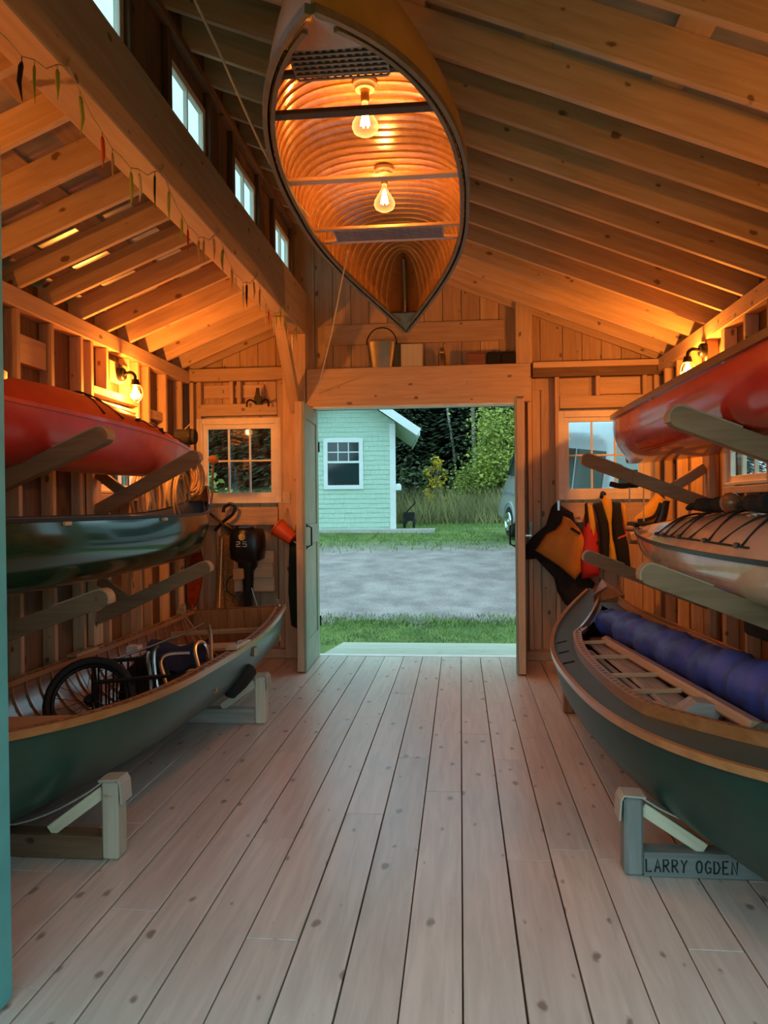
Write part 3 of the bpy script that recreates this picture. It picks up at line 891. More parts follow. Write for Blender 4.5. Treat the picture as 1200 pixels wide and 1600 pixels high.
MB().rect([hc_.pt(0.955, PI / 2 * k / 12, 1, 0.03) * 0.5 + hc_.pt(0.955, PI / 2 * k / 12, -1, 0.03) * 0.5 for k in range(0, 13)], 0.03, 0.02, (0, 1, 0)).build('inner_stem', 'mahog', canoe)
# ropes that carry it
for tt, end in ((-0.93, 'near'), (0.93, 'far')):
    w_ = canoe.matrix_basis @ V((hc_.pt(tt, PI / 2, 1).x, 0, hc_.pt(tt, PI / 2, 1).z))
    o = MB().tube([w_ + V((0, 0, 0.02)), V((w_.x, w_.y, zr(w_.x) - 0.005))], 0.006, 6).build('sling_rope', 'whiterope')
    tag(o, 'short rope holding the %s end of the hung canoe to a rafter' % end, 'rope', 'ropes carrying the hung canoe')

# ---- red kayak, upper left rack
def kayak(name, label, mtx, L, B, Dh, crown, rise, hullm, deckm, seamm, cock_t, p=1.9, nm=2.6, bow_hatch=None):
    h = Hull(L, B, Dh, rise, rp=2.6, rocker=0.05, p=p, nm=nm, ne=1.6, stem=0.16)
    t = thing(name, label, 'kayak', mtx=mtx)
    MB().grid(h.rows(0.0, 44, 9)).build('hull', hullm, t, smooth=True)
    def dk(tt, s_, lift=0.0):
        pz = h.pt(tt, PI / 2, 1); b = h.half(tt)
        return V((pz.x, b * s_, pz.z + crown * (1 - abs(tt) ** 1.6) * (1 - abs(s_) ** 2.2) + lift))
    rows = [[dk(-1 + 2 * i / 44, -1 + 2 * j / 14) for j in range(15)] for i in range(45)]
    t_deck = MB().grid(rows).build('deck', deckm, t, smooth=True)
    for sd in (-1, 1): MB().rect(h.line(sd, -0.002, 0.0), 0.010, 0.022).build('seam_strip', seamm, t)
    # cockpit coaming with dark well
    oval = []
    for k in range(28):
        a = 2 * PI * k / 28; q = dk(cock_t + 0.175 * math.cos(a), 0.70 * math.sin(a))
        oval.append(V((q.x, q.y, dk(cock_t, 0).z - 0.02 + 0.02 * math.cos(a))))
    MB().rect(oval, 0.02, 0.05, closed=True).build('coaming', 'black', t, smooth=2)
    cz = [p_ - V((0, 0, 0.004)) for p_ in oval]
    MB().add(cz, [tuple(range(28))]).build('cockpit_cover', 'matte', t)
    return t, h, dk
kx = -2.33
rk, rkh, rkd = kayak('sea_kayak', 'red kayak on the upper left rack in front of the wall lamp', place(kx, 4.28, 1.72), 4.5, 0.58, 0.29, 0.19, (0.06, -0.02), 'redkayak', 'redkayakdeck', 'redkayak', -0.45, nm=1.9)
for a, b in ((0.02, 0.14), (0.14, 0.02), (0.50, 0.62)):
    MB().tube(smooth_path([rkd(a, -0.9, 0.008), rkd((a * 2 + b) / 3, -0.3, 0.010), rkd((a + 2 * b) / 3, 0.3, 0.010), rkd(b, 0.9, 0.008)]), 0.006, 6).build('deck_line', 'blackrope', rk)
mb = MB(); mb.tube(smooth_path([rkd(0.25 + 0.07 * i, -0.82, 0.008 + 0.012 * (i % 2)) for i in range(10)]), 0.0045, 6)
mb.build('deck_line', 'blackrope', rk)
for tt in (0.28, 0.5, 0.9): 
    q = rkd(tt, -0.8, 0.012); MB().lathe([(0.002, -0.012), (0.02, -0.01), (0.016, 0.012), (0.002, 0.016)], 8, q).build('fitting', 'black', rk, smooth=2)
q = rkd(0.955, 0.0, 0.005)
MB().tube(arc(q, 0.03, 0, PI, 8), 0.006, 6).build('grab_loop', 'blackrope', rk)

# ---- green canoe, lower left rack
hg = Hull(4.9, 0.86, 0.365, (0.24, 0.24), rp=8, rocker=0.03, p=2.6, nm=3.0, ne=1.9, stem=0.07, tumble=0.10)
gc = thing('green_canoe', 'glossy dark green canoe with bright metal gunwales on the lower left rack', 'canoe', mtx=place(-2.25, 4.22, 1.085))
shell(hg, gc, 'greenhull', 'grey')
for sd in (-1, 1):
    MB().rect(hg.line(sd, -0.004, 0.0, -1, 0.86), 0.020, 0.016).build('gunwale', 'iron', gc)
    MB().rect(hg.line(sd, -0.004, 0.0, 0.86, 1.0, 16), 0.020, 0.016).build('gunwale_cap', 'alu', gc)
deck_plate(hg, gc, 'cane', 0.90, 0.995, 0.006); deck_plate(hg, gc, 'cane', -0.995, -0.9, 0.006)
for t in (-0.3, 0.18, 0.62):
    a, b = hg.cross(t, 0.02, 0, 0); plank('thwart', gc, 'spruce', a, b, 0.06, 0.02)
MB().rect([hg.pt(0.997, PI / 2 * k / 10, 1, -0.004) for k in range(3, 11)], 0.014, 0.012, (0, 1, 0)).build('stem_band', 'alu', gc)
MB().tube(smooth_path([hg.pt(0.93, PI / 2, 1) + V((0, -0.09, 0.0)), hg.pt(0.93, PI / 2, 1) + V((0.02, -0.10, -0.06)), hg.pt(0.93, PI / 2, 1) + V((-0.02, -0.12, -0.14))]), 0.006, 6).build('painter_loop', 'whiterope', gc)

# ---- rowing dinghy on cradles, left
hd = Hull(4.35, 1.14, 0.42, (0.20, 0.09), rp=2.6, rocker=0.045, p=2.4, nm=2.3, ne=1.6, stem=0.14, transom=0.72)
DM = place(-1.99, 4.24, 0.135, -0.05, math.radians(-3.5))
dg = thing('rowing_dinghy', 'green wooden rowing dinghy with pierced gunwale resting on cradles by the left wall', 'dinghy', mtx=DM)
shell(hd, dg, 'dinghyhull', 'mahog', 0.014, 12)
# transom with vertical planks inside
pts = [hd.pt(1.0, PI / 2 * (1 - j / 10), -1) for j in range(10)] + [hd.pt(1.0, PI / 2 * j / 10, 1) for j in range(11)]
yz = [(p.y, p.z) for p in pts]
mb = MB(); mb.prism(yz, (hd.L / 2 - 0.02, 0, 0), (0, 1, 0), (0, 0, 1), (1, 0, 0), 0.03); mb.build('transom', 'mahog', dg)
tb = hd.half(1.0) - 0.03
for i in range(5):
    y0, y1 = -tb + 2 * tb * i / 5 + 0.002, -tb + 2 * tb * (i + 1) / 5 - 0.002
    zt = hd.sheer(1.0)
    bx('transom_plank', dg, 'cedar', hd.L / 2 - 0.052, hd.L / 2 - 0.037, y0, y1, zt - 0.30, zt - 0.012)
nrib = 30
for i in range(nrib):
    hd.rib(-0.84 + 1.76 * i / (nrib - 1), 0.011, 0.011, 0.014).build('rib', 'cedar', dg, smooth=2)
for sd in (-1, 1):
    MB().rect(hd.line(sd, -0.010, -0.014), 0.022, 0.034).build('outwale', 'cedar', dg)
    MB().rect(hd.line(sd, 0.044, -0.012, -0.95, 0.995), 0.020, 0.030).build('inwale', 'cedar', dg)
    mb = MB()
    for i in range(58):
        t = -0.93 + 1.9 * i / 57; p = hd.pt(t, PI / 2, sd, 0.022); q = hd.pt(t + 0.016, PI / 2, sd, 0.022)
        mb.rect([p - V((0, 0, 0.012)), q - V((0, 0, 0.012))], 0.032, 0.028)
    tag(mb.build('gunwale_spacers', 'mahog', dg), kind='stuff')
for t, w, dr in ((0.66, 0.24, 0.15), (-0.40, 0.20, 0.07), (-0.78, 0.2, 0.12)):
    a, b = hd.cross(t, dr, 0, 0, 0.03); sh = (hd.half(t) - (0.09 if dr > 0.1 else 0.06)) / b.y
    plank('thwart', dg, 'spruce', V((a.x, a.y * sh, a.z)), V((b.x, b.y * sh, b.z)), w, 0.022)
a, b = hd.cross(0.80, 0.10, 0, 0, 0.07); plank('seat_riser', dg, 'spruce', a, b, 0.035, 0.035)
for i in range(6):
    yy = -0.25 + 0.1 * i; plank('floor_board', dg, 'mahog', (-0.95 + abs(yy), yy, 0.12), (1.6, yy, 0.12), 0.08, 0.012)
for sd in (-1, 1):    # oarlock pads
    p = hd.pt(0.30, PI / 2, sd, 0.018); plank('oarlock_pad', dg, 'spruce', p + V((-0.14, 0, 0.014)), p + V((0.14, 0, 0.014)), 0.075, 0.022)
    MB().lathe([(0.001, 0), (0.014, 0), (0.014, 0.012), (0.006, 0.014)], 8, p + V((0, 0, 0.025))).build('oarlock_socket', 'steel', dg, smooth=2)
p = hd.pt(0.985, PI / 2, -1, 0.03)
MB().lathe([(0.02, 0), (0.018, 0.01), (0.006, 0.02), (0.006, 0.05), (0.018, 0.055), (0.002, 0.06)], 10, p).build('stern_fitting', 'steel', dg, smooth=2)
# dark fitting on hull near the far cradle
q = hd.pt(0.44, PI / 2 * 0.90, -1, -0.004)
MB().box(q.x - 0.04, q.x + 0.04, q.y - 0.01, q.y + 0.012, q.z - 0.035, q.z + 0.02).build('rub_block', 'mahog', dg)

qa, qb = hd.pt(0.33, PI / 2 * 0.52, -1, -0.012), hd.pt(0.42, PI / 2 * 0.72, -1, -0.014)
MB().tube([qa + (qa - qb) * 0.12, qa, qa * 0.5 + qb * 0.5, qb, qb + (qb - qa) * 0.12], [0.012, 0.05, 0.062, 0.055, 0.015], 12).build('hull_pad', 'matte', dg, smooth=True)

# rope knotted on the far left corner of the dinghy
c0 = DM @ (hd.pt(0.93, PI / 2, 1) + V((0, 0, 0.02)))
mb = MB()
for k in range(4): mb.tube(arc(c0 + V((0, 0.01 * k, 0.012 * k)), 0.035 - 0.004 * k, 0, 2 * PI, 12, (1, 0, 0.1), (0, 0.6, 0.8)), 0.007, 6)
mb.tube(smooth_path([c0, c0 + V((0.13, -0.10, -0.10)), c0 + V((0.30, -0.25, -0.24)), c0 + V((0.52, -0.42, -0.34))]), 0.006, 6)
mb.tube(smooth_path([c0, c0 + V((0.11, -0.12, -0.14)), c0 + V((0.26, -0.28, -0.26)), c0 + V((0.47, -0.46, -0.35))]), 0.006, 6)
tag(mb.build('mooring_rope', 'rope'), 'pale rope knotted on the far left corner of the green dinghy', 'rope')

# ---- red canoe, upper right rack
hr = Hull(4.95, 0.84, 0.305, (0.22, 0.22), rp=3.0, rocker=0.05, p=2.5, nm=2.9, ne=2.0, stem=0.05, tumble=0.06)
rc = thing('red_canoe', 'glossy red canoe with wooden gunwale on the upper right rack', 'canoe', mtx=place(1.44, 4.32, 1.785, 0.012))
shell(hr, rc, 'redhull', 'cedar')
for sd in (-1, 1): MB().rect(hr.line(sd, -0.008, -0.006), 0.026, 0.034).build('gunwale', 'mahog', rc)
deck_plate(hr, rc, 'mahog', 0.88, 0.995); deck_plate(hr, rc, 'mahog', -0.995, -0.88)
for t in (-0.4, 0.0, 0.5):
    a, b = hr.cross(t, 0.02, 0, 0); plank('thwart', rc, 'spruce', a, b, 0.06, 0.02)
MB().rect([hr.pt(0.995, PI / 2 * k / 12, 1, -0.004) for k in range(2, 13)], 0.018, 0.010, (0, 1, 0)).build('stem_band', 'steel', rc)

# ---- cream kayak, lower right rack
ck, ckh, ckd = kayak('sea_kayak', 'cream sea kayak with black deck lines on the lower right rack', place(1.41, 3.95, 1.04), 4.9, 0.58, 0.22, 0.19, (0.05, 0.03), 'cream', 'cream', 'black', -0.52)
pairs = [(0.36, 0.26), (0.27, 0.36), (0.20, 0.12), (0.12, 0.22), (0.04, -0.06), (-0.08, 0.05), (-0.14, -0.22), (-0.24, -0.14)]
for a, b in pairs:
    MB().tube(smooth_path([ckd(a, 0.86, 0.006), ckd(a * 0.67 + b * 0.33, 0.3, 0.010), ckd(a * 0.33 + b * 0.67, -0.3, 0.010), ckd(b, -0.86, 0.006)]), 0.0065, 6).build('deck_line', 'blackrope', ck)
for sd in (-1, 1): MB().tube([ckd(0.38 - 0.05 * i, 0.87 * sd, 0.006) for i in range(14)], 0.005, 6).build('deck_line', 'blackrope', ck)
for tt in (0.36, 0.27, 0.12, -0.06, -0.22):
    for sd in (-1, 1): MB().lathe([(0.002, -0.008), (0.018, -0.004), (0.014, 0.012), (0.002, 0.016)], 8, ckd(tt, 0.87 * sd, 0.006)).build('fitting', 'black', ck, smooth=2)
q = ckd(0.965, 0.0, 0.01)
mb = MB(); mb.tube(arc(q, 0.035, 0, PI * 2, 12, (1, 0, 0), (0, 0.4, 0.9)), 0.007, 6); mb.lathe([(0.001, -0.02), (0.022, -0.018), (0.022, 0.014), (0.001, 0.02)], 10, q + V((-0.05, 0.02, 0.02)), (0, 1, 0))
mb.build('bow_toggle', 'black', ck, smooth=2)
q1, q2 = ckd(0.88, 0.55, 0.003), ckd(0.84, 0.60, 0.003)
MB().rect(smooth_path([q1, q1 * 0.6 + q2 * 0.4 + V((0, 0.01, -0.004)), q2]), 0.03, 0.002).build('decal', 'grey', ck)

# ---- decked sailing canoe on the floor, right
hs = Hull(4.62, 1.18, 0.44, (0.20, 0.22), rp=2.6, rocker=0.04, p=2.5, nm=2.4, ne=1.6, stem=0.08)
SM = place(1.175, 4.20, 0.115, 0.05, math.radians(0))
sc_ = thing('decked_canoe', 'dark green decked sailing canoe with open cockpit on cradles by the right wall', 'boat', mtx=SM)
shell(hs, sc_, 'sailhull', 'mahog', 0.014, 12)
TA, TB = -0.80, 0.80
def coam(t):
    if t >= TB or t <= TA: return 0.0
    u = (t - TA) / (TB - TA)
    e = min(1.0, (1 - u) / 0.22); w = min(1.0, u / 0.3)
    return max(0.0, (hs.half(t) - 0.135)) * (e ** 0.75) * (w ** 0.6)
def dz(t, y):
    b = max(hs.half(t), 0.01); return hs.sheer(t) + 0.035 * (1 - (y / b) ** 2)
nT = 60
for sd in (-1, 1):
    rows = []
    for i in range(nT + 1):
        t = -0.995 + 1.99 * i / nT; b = hs.half(t); c = min(coam(t), b); x = hs.pt(t, PI / 2, 1).x
        rows.append([V((x, sd * (c + (b - c) * j / 6), dz(t, c + (b - c) * j / 6))) for j in range(7)])
    MB().grid(rows).build('deck', 'saildeck', sc_, smooth=True)
    cl = []
    for i in range(61):
        t = TA + (TB - TA) * i / 60; c = coam(t); x = hs.pt(t, PI / 2, 1).x
        peak = 0.14 * max(0, (t - 0.50) / 0.30) ** 1.5
        cl.append(V((x, sd * c, dz(t, c) + 0.022 + peak)))
    MB().rect(cl, 0.014, 0.055).build('coaming', 'cedar', sc_)
    il = [p + V((0, -sd * 0.040, 0.012)) for p in cl[6:50]]
    MB().rect(il, 0.014, 0.026).build('inwale', 'mahog', sc_)
    mb = MB()
    for i in range(0, len(il) - 1): 
        a, b = il[i], il[i + 1]; mb.rect([a + V((0, sd * 0.020, 0.0)), a * 0.45 + b * 0.55 + V((0, sd * 0.020, 0.0))], 0.026, 0.022)
    tag(mb.build('inwale_spacers', 'cedar', sc_), kind='stuff')
    MB().rect(hs.line(sd, -0.010, 0.004), 0.024, 0.030).build('rub_rail', 'cedar', sc_)
# breakhook plate at the cockpit's pointed front
q = hs.pt(TB, PI / 2, 1); zt = dz(TB, 0)
mb = MB(); mb.add([(q.x + 0.01, 0, zt + 0.205), (q.x - 0.22, 0.115, zt + 0.11), (q.x - 0.22, -0.115, zt + 0.11), (q.x - 0.15, 0, zt + 0.165), (q.x + 0.01, 0, zt + 0.05), (q.x - 0.2, 0.11, zt + 0.05), (q.x - 0.2, -0.11, zt + 0.05)],
    [(0, 1, 3), (0, 3, 2), (1, 0, 4, 5), (2, 6, 4, 0), (1, 5, 6, 2, 3)])
mb.build('coaming_peak', 'mahog', sc_)
MB().box(q.x - 0.08, q.x - 0.03, 0.028, 0.032, zt + 0.07, zt + 0.14).build('maker_plate', 'alu', sc_, Matrix.Rotation(0, 4, 'Z'))
for i in range(24):
    hs.rib(-0.7 + 1.5 * i / 23, 0.012, 0.01, 0.014).build('rib', 'cedar', sc_, smooth=2)
for t in (-0.3, 0.55):
    c = coam(t) - 0.02; x = hs.pt(t, PI / 2, 1).x; plank('thwart', sc_, 'mahog', (x, -c, hs.sheer(t) - 0.05), (x, c, hs.sheer(t) - 0.05), 0.09, 0.022)
for i in range(5):
    yy = -0.24 + 0.12 * i; plank('floor_board', sc_, 'mahog', (-1.2 + abs(yy), yy, 0.13), (1.2 - abs(yy), yy, 0.13), 0.10, 0.012)
for t, c in ((0.42, 0.06), (0.30, 0.055), (0.18, 0.05)):    # chainplate straps on deck
    x = hs.pt(t, PI / 2, 1).x; b = hs.half(t)
    plank('deck_strap', sc_, 'iron', (x, b - 0.02, dz(t, b - 0.02) + 0.004), (x + 0.03, b - 0.09, dz(t, b - 0.09) + 0.004), 0.012, 0.005)

# ================================================================== RACKS AND CRADLES
def rack(name, label, side, y, upper, lower):
    """post on the wall with two rounded arms; each arm has a strut that makes a V for the hull"""
    xi = XL if side < 0 else XR
    s = -side          # direction into the room
    t = thing(name, label, 'rack', (xi, y, 0), group='wall racks that carry the boats')
    bx('post', t, 'pine', min(s * 0.001, s * 0.05), max(s * 0.001, s * 0.05), -0.07, 0.07, 0.5, 2.30)
    for (tx, tz, rz_) in (upper, lower):
        tip = V((tx - xi, 0, tz)); root = V((s * 0.052, 0, rz_))
        d = tip - root; Ln = d.length; d.normalize(); nrm = V((-d.z * s, 0, d.x * s))
        h = 0.092
        poly = [(0, -h / 2), (Ln - h * 0.45, -h / 2)] + [(Ln - h * 0.45 + math.cos(a) * h * 0.45, math.sin(a) * h / 2) for a in [(-PI / 2 + PI * k / 8) for k in range(1, 8)]] + [(Ln - h * 0.45, h / 2), (0, h / 2)]
        mb = MB(); mb.prism(poly, root, d, nrm, (0, 1, 0), 0.075); arm = mb.build('arm', 'rackarm', t, smooth=2)
        # worn carpet pad wrapped over the end
        pad = [root + d * (Ln - 0.30) + nrm * (h / 2 + 0.004)] + [root + d * (Ln - h * 0.45) + nrm * (h / 2 + 0.004)] + [root + d * (Ln - h * 0.45 + math.cos(a) * (h * 0.45 + 0.004)) + nrm * math.sin(a) * (h / 2 + 0.004) for a in [PI / 2 - PI * k / 8 for k in range(1, 7)]]
        mb = MB(); mb.sweep(pad, [(-0.0035, -0.0395), (0.0035, -0.0395), (0.0035, 0.0395), (-0.0035, 0.0395)], (0, 1, 0))
        mb.build('pad', 'arm_end', arm)
        # strut up to the post
        j = root + d * (Ln * 0.27) + nrm * 0.03
        e = V((s * 0.055, 0, j.z + 0.15))
        plank('strut', t, 'rackarm', j, e, 0.075, 0.04, (0, 1, 0))
    return t
rack('boat_rack', 'near wooden boat rack on the left wall with pale worn arm ends', -1, 3.80, (-1.79, 1.89, 1.53), (-1.80, 1.05, 0.76))
rack('boat_rack', 'far wooden boat rack on the left wall beside the rope coils', -1, 5.40, (-1.87, 1.88, 1.48), (-1.80, 1.08, 0.70))
rack('boat_rack', 'near wooden boat rack on the right wall holding the middle of the red canoe', 1, 3.45, (0.905, 1.885, 1.52), (0.78, 1.205, 0.80))
rack('boat_rack', 'far wooden boat rack on the right wall in front of the window', 1, 5.95, (0.92, 1.845, 1.49), (0.93, 1.11, 0.75))

def cradle(label, xc, y, half, h, mats, text=None, rag='canvas', braces=True, base_h=0.10):
    """floor cradle: base beam, two posts, diagonal braces and a webbing sling"""
    t = thing('boat_cradle', label, 'cradle', (xc, y, 0), group='floor cradles under the boats')
    bx('base_beam', t, mats[1], -half + 0.076, half - 0.076, -0.045, 0.045, 0.002, base_h)
    posts = {}
    for s in (-1, 1):
        a, b = sorted((s * half, s * (half - 0.075)))
        posts[s] = bx('post', t, mats[0], a, b, -0.047, 0.048, 0.002, h, 0.010)
        plank('brace', t, mats[2], (s * (half - 0.075), 0, h - 0.05), (s * (half - 0.32), 0, base_h + 0.005), 0.05, 0.04, (0, 1, 0))
    n = 14; path = [V((-half + 0.03, 0, h + 0.006)), V((-half + 0.06, 0, h + 0.006))]
    for k in range(1, n): 
        u = -1 + 2 * k / n; path.append(V((u * (half - 0.06), 0, h + 0.0 - (h - 0.13) * (1 - abs(u) ** 1.6))))
    path += [V((half - 0.06, 0, h + 0.006)), V((half - 0.03, 0, h + 0.006))]
    MB().sweep(path, [(-0.035, -0.003), (0.035, -0.003), (0.035, 0.003), (-0.035, 0.003)]).build('sling', 'canvas', t)
    for s in (-1, 1):   # folded carpet over each post
        q = [V((s * (half - 0.085), 0, h + 0.004)), V((s * half, 0, h + 0.010)), V((s * (half + 0.012), 0, h - 0.01)), V((s * (half + 0.018), 0, h - 0.09))]
        under(MB().sweep(q, [(-0.05, -0.004), (0.05, -0.004), (0.05, 0.004), (-0.05, 0.004)]).build('carpet_pad', rag, t), posts[s])
    return t
cradle('near pale wooden cradle under the green dinghy', -1.99, 3.17, 0.53, 0.335, ('cradle', 'dark_board', 'pale'))
cradle('far pale wooden cradle under the green dinghy beside the doorway', -1.93, 5.22, 0.58, 0.33, ('cradle', 'greywood', 'cradle'))
cn = cradle('near grey painted cradle under the decked canoe with hand-lettered name', 1.235, 3.20, 0.59, 0.315, ('cradle_grey', 'cradle_grey', 'pale'), text=True)
for wd, xo in (('LARRY', -0.507), ('OGDEN', -0.312)):
    lettering('painted_name', wd, cn, 'ink', (xo, -0.0462, 0.024), (1, 0, 0), (0, 0, 1), (0, -1, 0), 0.050, 0.44, 0.68, 0.13)
cradle('far cradle under the decked canoe', 1.14, 5.62, 0.42, 0.30, ('mahog', 'mahog', 'mahog'), rag='canvas')

# ================================================================== LAMPS
def bulb_parts(t, o, ax, r, L, power, glassmat='bulbglass'):
    """pear-shaped glass with glowing loops and the light itself"""
    o, ax = V(o), V(ax)
    prof = [(0.014, 0), (0.016, L * 0.18), (r * 0.62, L * 0.42), (r * 0.95, L * 0.64), (r, L * 0.76), (r * 0.86, L * 0.90), (r * 0.5, L * 0.985), (0.003, L)]
    gb = MB().lathe(prof, 20, o, ax).build('glass_bulb', glassmat, t, smooth=True)
    s = ax.cross(V((0, 1, 0.2))).normalized(); u = ax.cross(s); mb = MB()
    for k in range(6):
        a = PI * 2 * k / 6; e = s * math.cos(a) + u * math.sin(a)
        mb.tube([o + ax * L * 0.28 + e * r * 0.10, o + ax * L * 0.72 + e * r * 0.34], 0.0035, 5)
    mb.lathe([(0.004, L * 0.2), (0.003, L * 0.7)], 6, o, ax)
    mb.build('filament', 'filament', gb)
    l = bpy.data.lights.new('bulb_light', 'POINT'); l.energy = power; l.color = BULB_COLOR; l.shadow_soft_size = 0.028
    lo = link('bulb_light', l, t); lo.location = o + ax * L * 0.55

def canoe_lamp(label, loc):
    t = thing('canoe_lamp', label, 'lamp', loc, group='bare bulb lamps inside the hung canoe')
    dn = V((0, 0, -1))
    MB().lathe([(0.002, -0.004), (0.058, -0.004), (0.058, 0.012), (0.048, 0.022), (0.046, 0.034), (0.002, 0.034)], 24, (0, 0, 0), dn).build('base', 'porcelain', t, smooth=2)
    MB().lathe([(0.002, 0.03), (0.021, 0.03), (0.021, 0.085), (0.017, 0.09), (0.002, 0.09)], 16, (0, 0, 0), dn).build('socket', 'brass', t, smooth=2)
    bulb_parts(t, (0, 0, -0.085), dn, 0.064, 0.165, CANOE_W)
canoe_lamp('nearer of the two lit bulbs inside the hung canoe', (-0.435, 3.66, 3.520))
canoe_lamp('farther of the two lit bulbs inside the hung canoe', (-0.435, 4.60, 3.516))

def wall_lamp(label, loc, s, power):
    """caged lamp on a stud: s = +1 looks to +x"""
    t = thing('wall_lamp', label, 'lamp', loc, group='caged bulb lamps on the wall studs')
    MB().lathe([(0.002, -0.006), (0.055, -0.006), (0.055, 0.03), (0.045, 0.042), (0.002, 0.042)], 18, (0, 0, 0), (s, 0, 0)).build('base', 'iron', t, smooth=2)
    MB().tube(smooth_path([(s * 0.04, 0, 0), (s * 0.09, 0, 0.012), (s * 0.125, 0, -0.012), (s * 0.13, 0, -0.05)]), 0.013, 8).build('arm', 'iron', t, smooth=2)
    MB().lathe([(0.002, 0), (0.026, 0), (0.034, 0.03), (0.034, 0.045), (0.002, 0.045)], 14, (s * 0.13, 0, -0.045), (0, 0, -1)).build('socket', 'iron', t, smooth=2)
    o = V((s * 0.13, 0, -0.088)); dn = V((0, 0, -1)); L = 0.115
    bulb_parts(t, o, dn, 0.043, L, power, 'frosted')
    mb = MB()
    for k in range(4):
        a = PI / 4 + PI / 2 * k; e = V((math.cos(a), math.sin(a), 0))
        mb.tube(smooth_path([o + e * 0.034, o + e * 0.056 + dn * 0.04, o + e * 0.054 + dn * 0.095, o + e * 0.02 + dn * 0.135, o + dn * 0.14], 4), 0.0022, 5)
    mb.tube(arc(o + dn * 0.07, 0.057, 0, 2 * PI, 20, (1, 0, 0), (0, 1, 0))[:-1], 0.0022, 5, True)
    mb.build('wire_cage', 'brass', t)
wall_lamp('lit caged lamp on the left wall above the red kayak', (XL + 0.005, 5.90, 2.57), 1, WALL_W)
wall_lamp('lit caged lamp on the right wall above the red canoe', (XR - 0.005, 6.10, 2.665), -1, WALL_W)
wall_lamp('lit caged lamp on the left wall near the turquoise door', (XL + 0.005, 2.50, 2.57), 1, NEAR_W)
wall_lamp('lit caged lamp on the right wall near the front doorway', (XR - 0.005, 2.50, 2.665), -1, NEAR_W * 0.6)

# ================================================================== GARLAND AND ROPES UP HIGH
g = thing('garland', 'string garland of slim coloured pendants tacked along the big beam', 'garland', (-1.495, 2.2, 3.2))
tacks = [2.05, 2.84, 3.78, 4.69, 5.60, 6.45, 7.05]
gp = lambda yy, z: V((0.006, yy - 2.2, z))
allp = []; cols = ['tan', 'spruce', 'pale', 'whiterope', 'spruce', 'bailer', 'tan', 'redvest', 'matte', 'leaf', 'whiterope']
for a, b in zip(tacks[:-1], tacks[1:]):
    seg = [gp(a + (b - a) * k / 10, 0.012 - 0.15 * 4 * (k / 10) * (1 - k / 10) + 0.01 * math.sin(k * 3)) for k in range(11)]
    allp += seg
MB().tube(allp, 0.0025, 5).build('string', 'rope', g)
for y in tacks: MB().tube([gp(y, 0.012), gp(y, 0.012) + V((0.004, 0.01, 0.03))], 0.005, 6).build('bow', 'rope', g)
rnd = random.Random(3)
for i, p in enumerate(allp):
    if i % 11 in (1, 3, 4, 6, 7, 9):
        L = rnd.uniform(0.10, 0.16); w = rnd.uniform(0.006, 0.010); lean = V((rnd.uniform(-.008, .008), rnd.uniform(-.015, .015), 0))
        m_ = 'leaf' if i in (12,) else ('darkgreen' if i == 20 else rnd.choice(cols))
        mb = MB(); mb.tube([p, p + V((0, 0, -0.02))], 0.002, 4)
        mb.tube([p + V((0, 0, -0.02)), p + V((0, 0, -0.035)) + lean * .3, p + V((0, 0, -0.03 - L * 0.5)) + lean, p + V((0, 0, -0.03 - L))], [w * 0.5, w, w * 0.9, w * 0.15], 7)
        mb.build('pendant', m_, g, smooth=True)
def rope_thing(name, label, pts, r=0.006, mat='whiterope', group=None):
    mb = MB(); mb.tube(pts, r, 7); return tag(mb.build(name, mat), label, 'rope', group)
rope_thing('hoist_rope', 'pale hoisting line running from the dark roof down to the hung canoe', smooth_path([(-1.22, 2.55, 3.93), (-1.08, 3.3, 3.60), (-0.985, 4.0, 3.32), (-0.86, 4.42, 3.185)]))
rope_thing('hoist_rope', 'thin pale line hanging from the canoe to the left end of the door header', [(-0.74, 5.15, 3.22), (-1.05, 6.3, 2.91), (-1.385, 7.41, 2.60)], 0.005)

# ================================================================== THINGS ON THE DOOR HEADER SHELF
ZS = 2.846
t = thing('pail', 'dull metal pail with wire handle on the shelf above the doorway', 'pail', (-0.75, YB - 0.01, ZS))
prof = [(0.105, 0.0), (0.145, 0.25), (0.150, 0.255), (0.141, 0.252), (0.100, 0.008), (0.001, 0.008)]
YS = Matrix.Diagonal((1, 0.42, 1, 1))
MB().lathe([(0.001, 0)] + prof, 28).build('body', 'steel', t, YS, smooth=2)
MB().tube(arc((0, 0, 0.235), 0.148, 0, PI, 16, (1, 0, 0), (0, 0.12, 1.12)), 0.006, 6).build('handle', 'iron', t)
t = thing('wooden_box', 'pale square wooden box standing beside the pail', 'box', (-0.455, YB + 0.02, ZS))
bx('front_board', t, 'pale', -0.105, 0.105, -0.05, -0.03, 0, 0.225); bx('back_board', t, 'pine', -0.105, 0.105, 0.02, 0.035, 0, 0.225)
for s in (-1, 1): bx('side_board', t, 'pine', min(s * 0.105, s * 0.09), max(s * 0.105, s * 0.09), -0.029, 0.019, 0, 0.225)
bx('top_board', t, 'pine', -0.089, 0.089, -0.029, 0.019, 0.20, 0.215)
t = thing('oil_lantern', 'small dark bottle-shaped lantern on the shelf above the doorway', 'lantern', (-0.165, YB - 0.0, ZS))
MB().lathe([(0.001, 0), (0.038, 0), (0.038, 0.11), (0.028, 0.125), (0.034, 0.14), (0.03, 0.155), (0.012, 0.165), (0.012, 0.18), (0.001, 0.18)], 14).build('body', 'brass', t, smooth=2)
MB().tube(arc((0, 0, 0.165), 0.02, 0, PI, 8), 0.003, 5).build('ring', 'iron', t)
t = thing('storage_box', 'low brown box at the right end of the shelf above the doorway', 'box', (0.17, YB + 0.005, ZS))
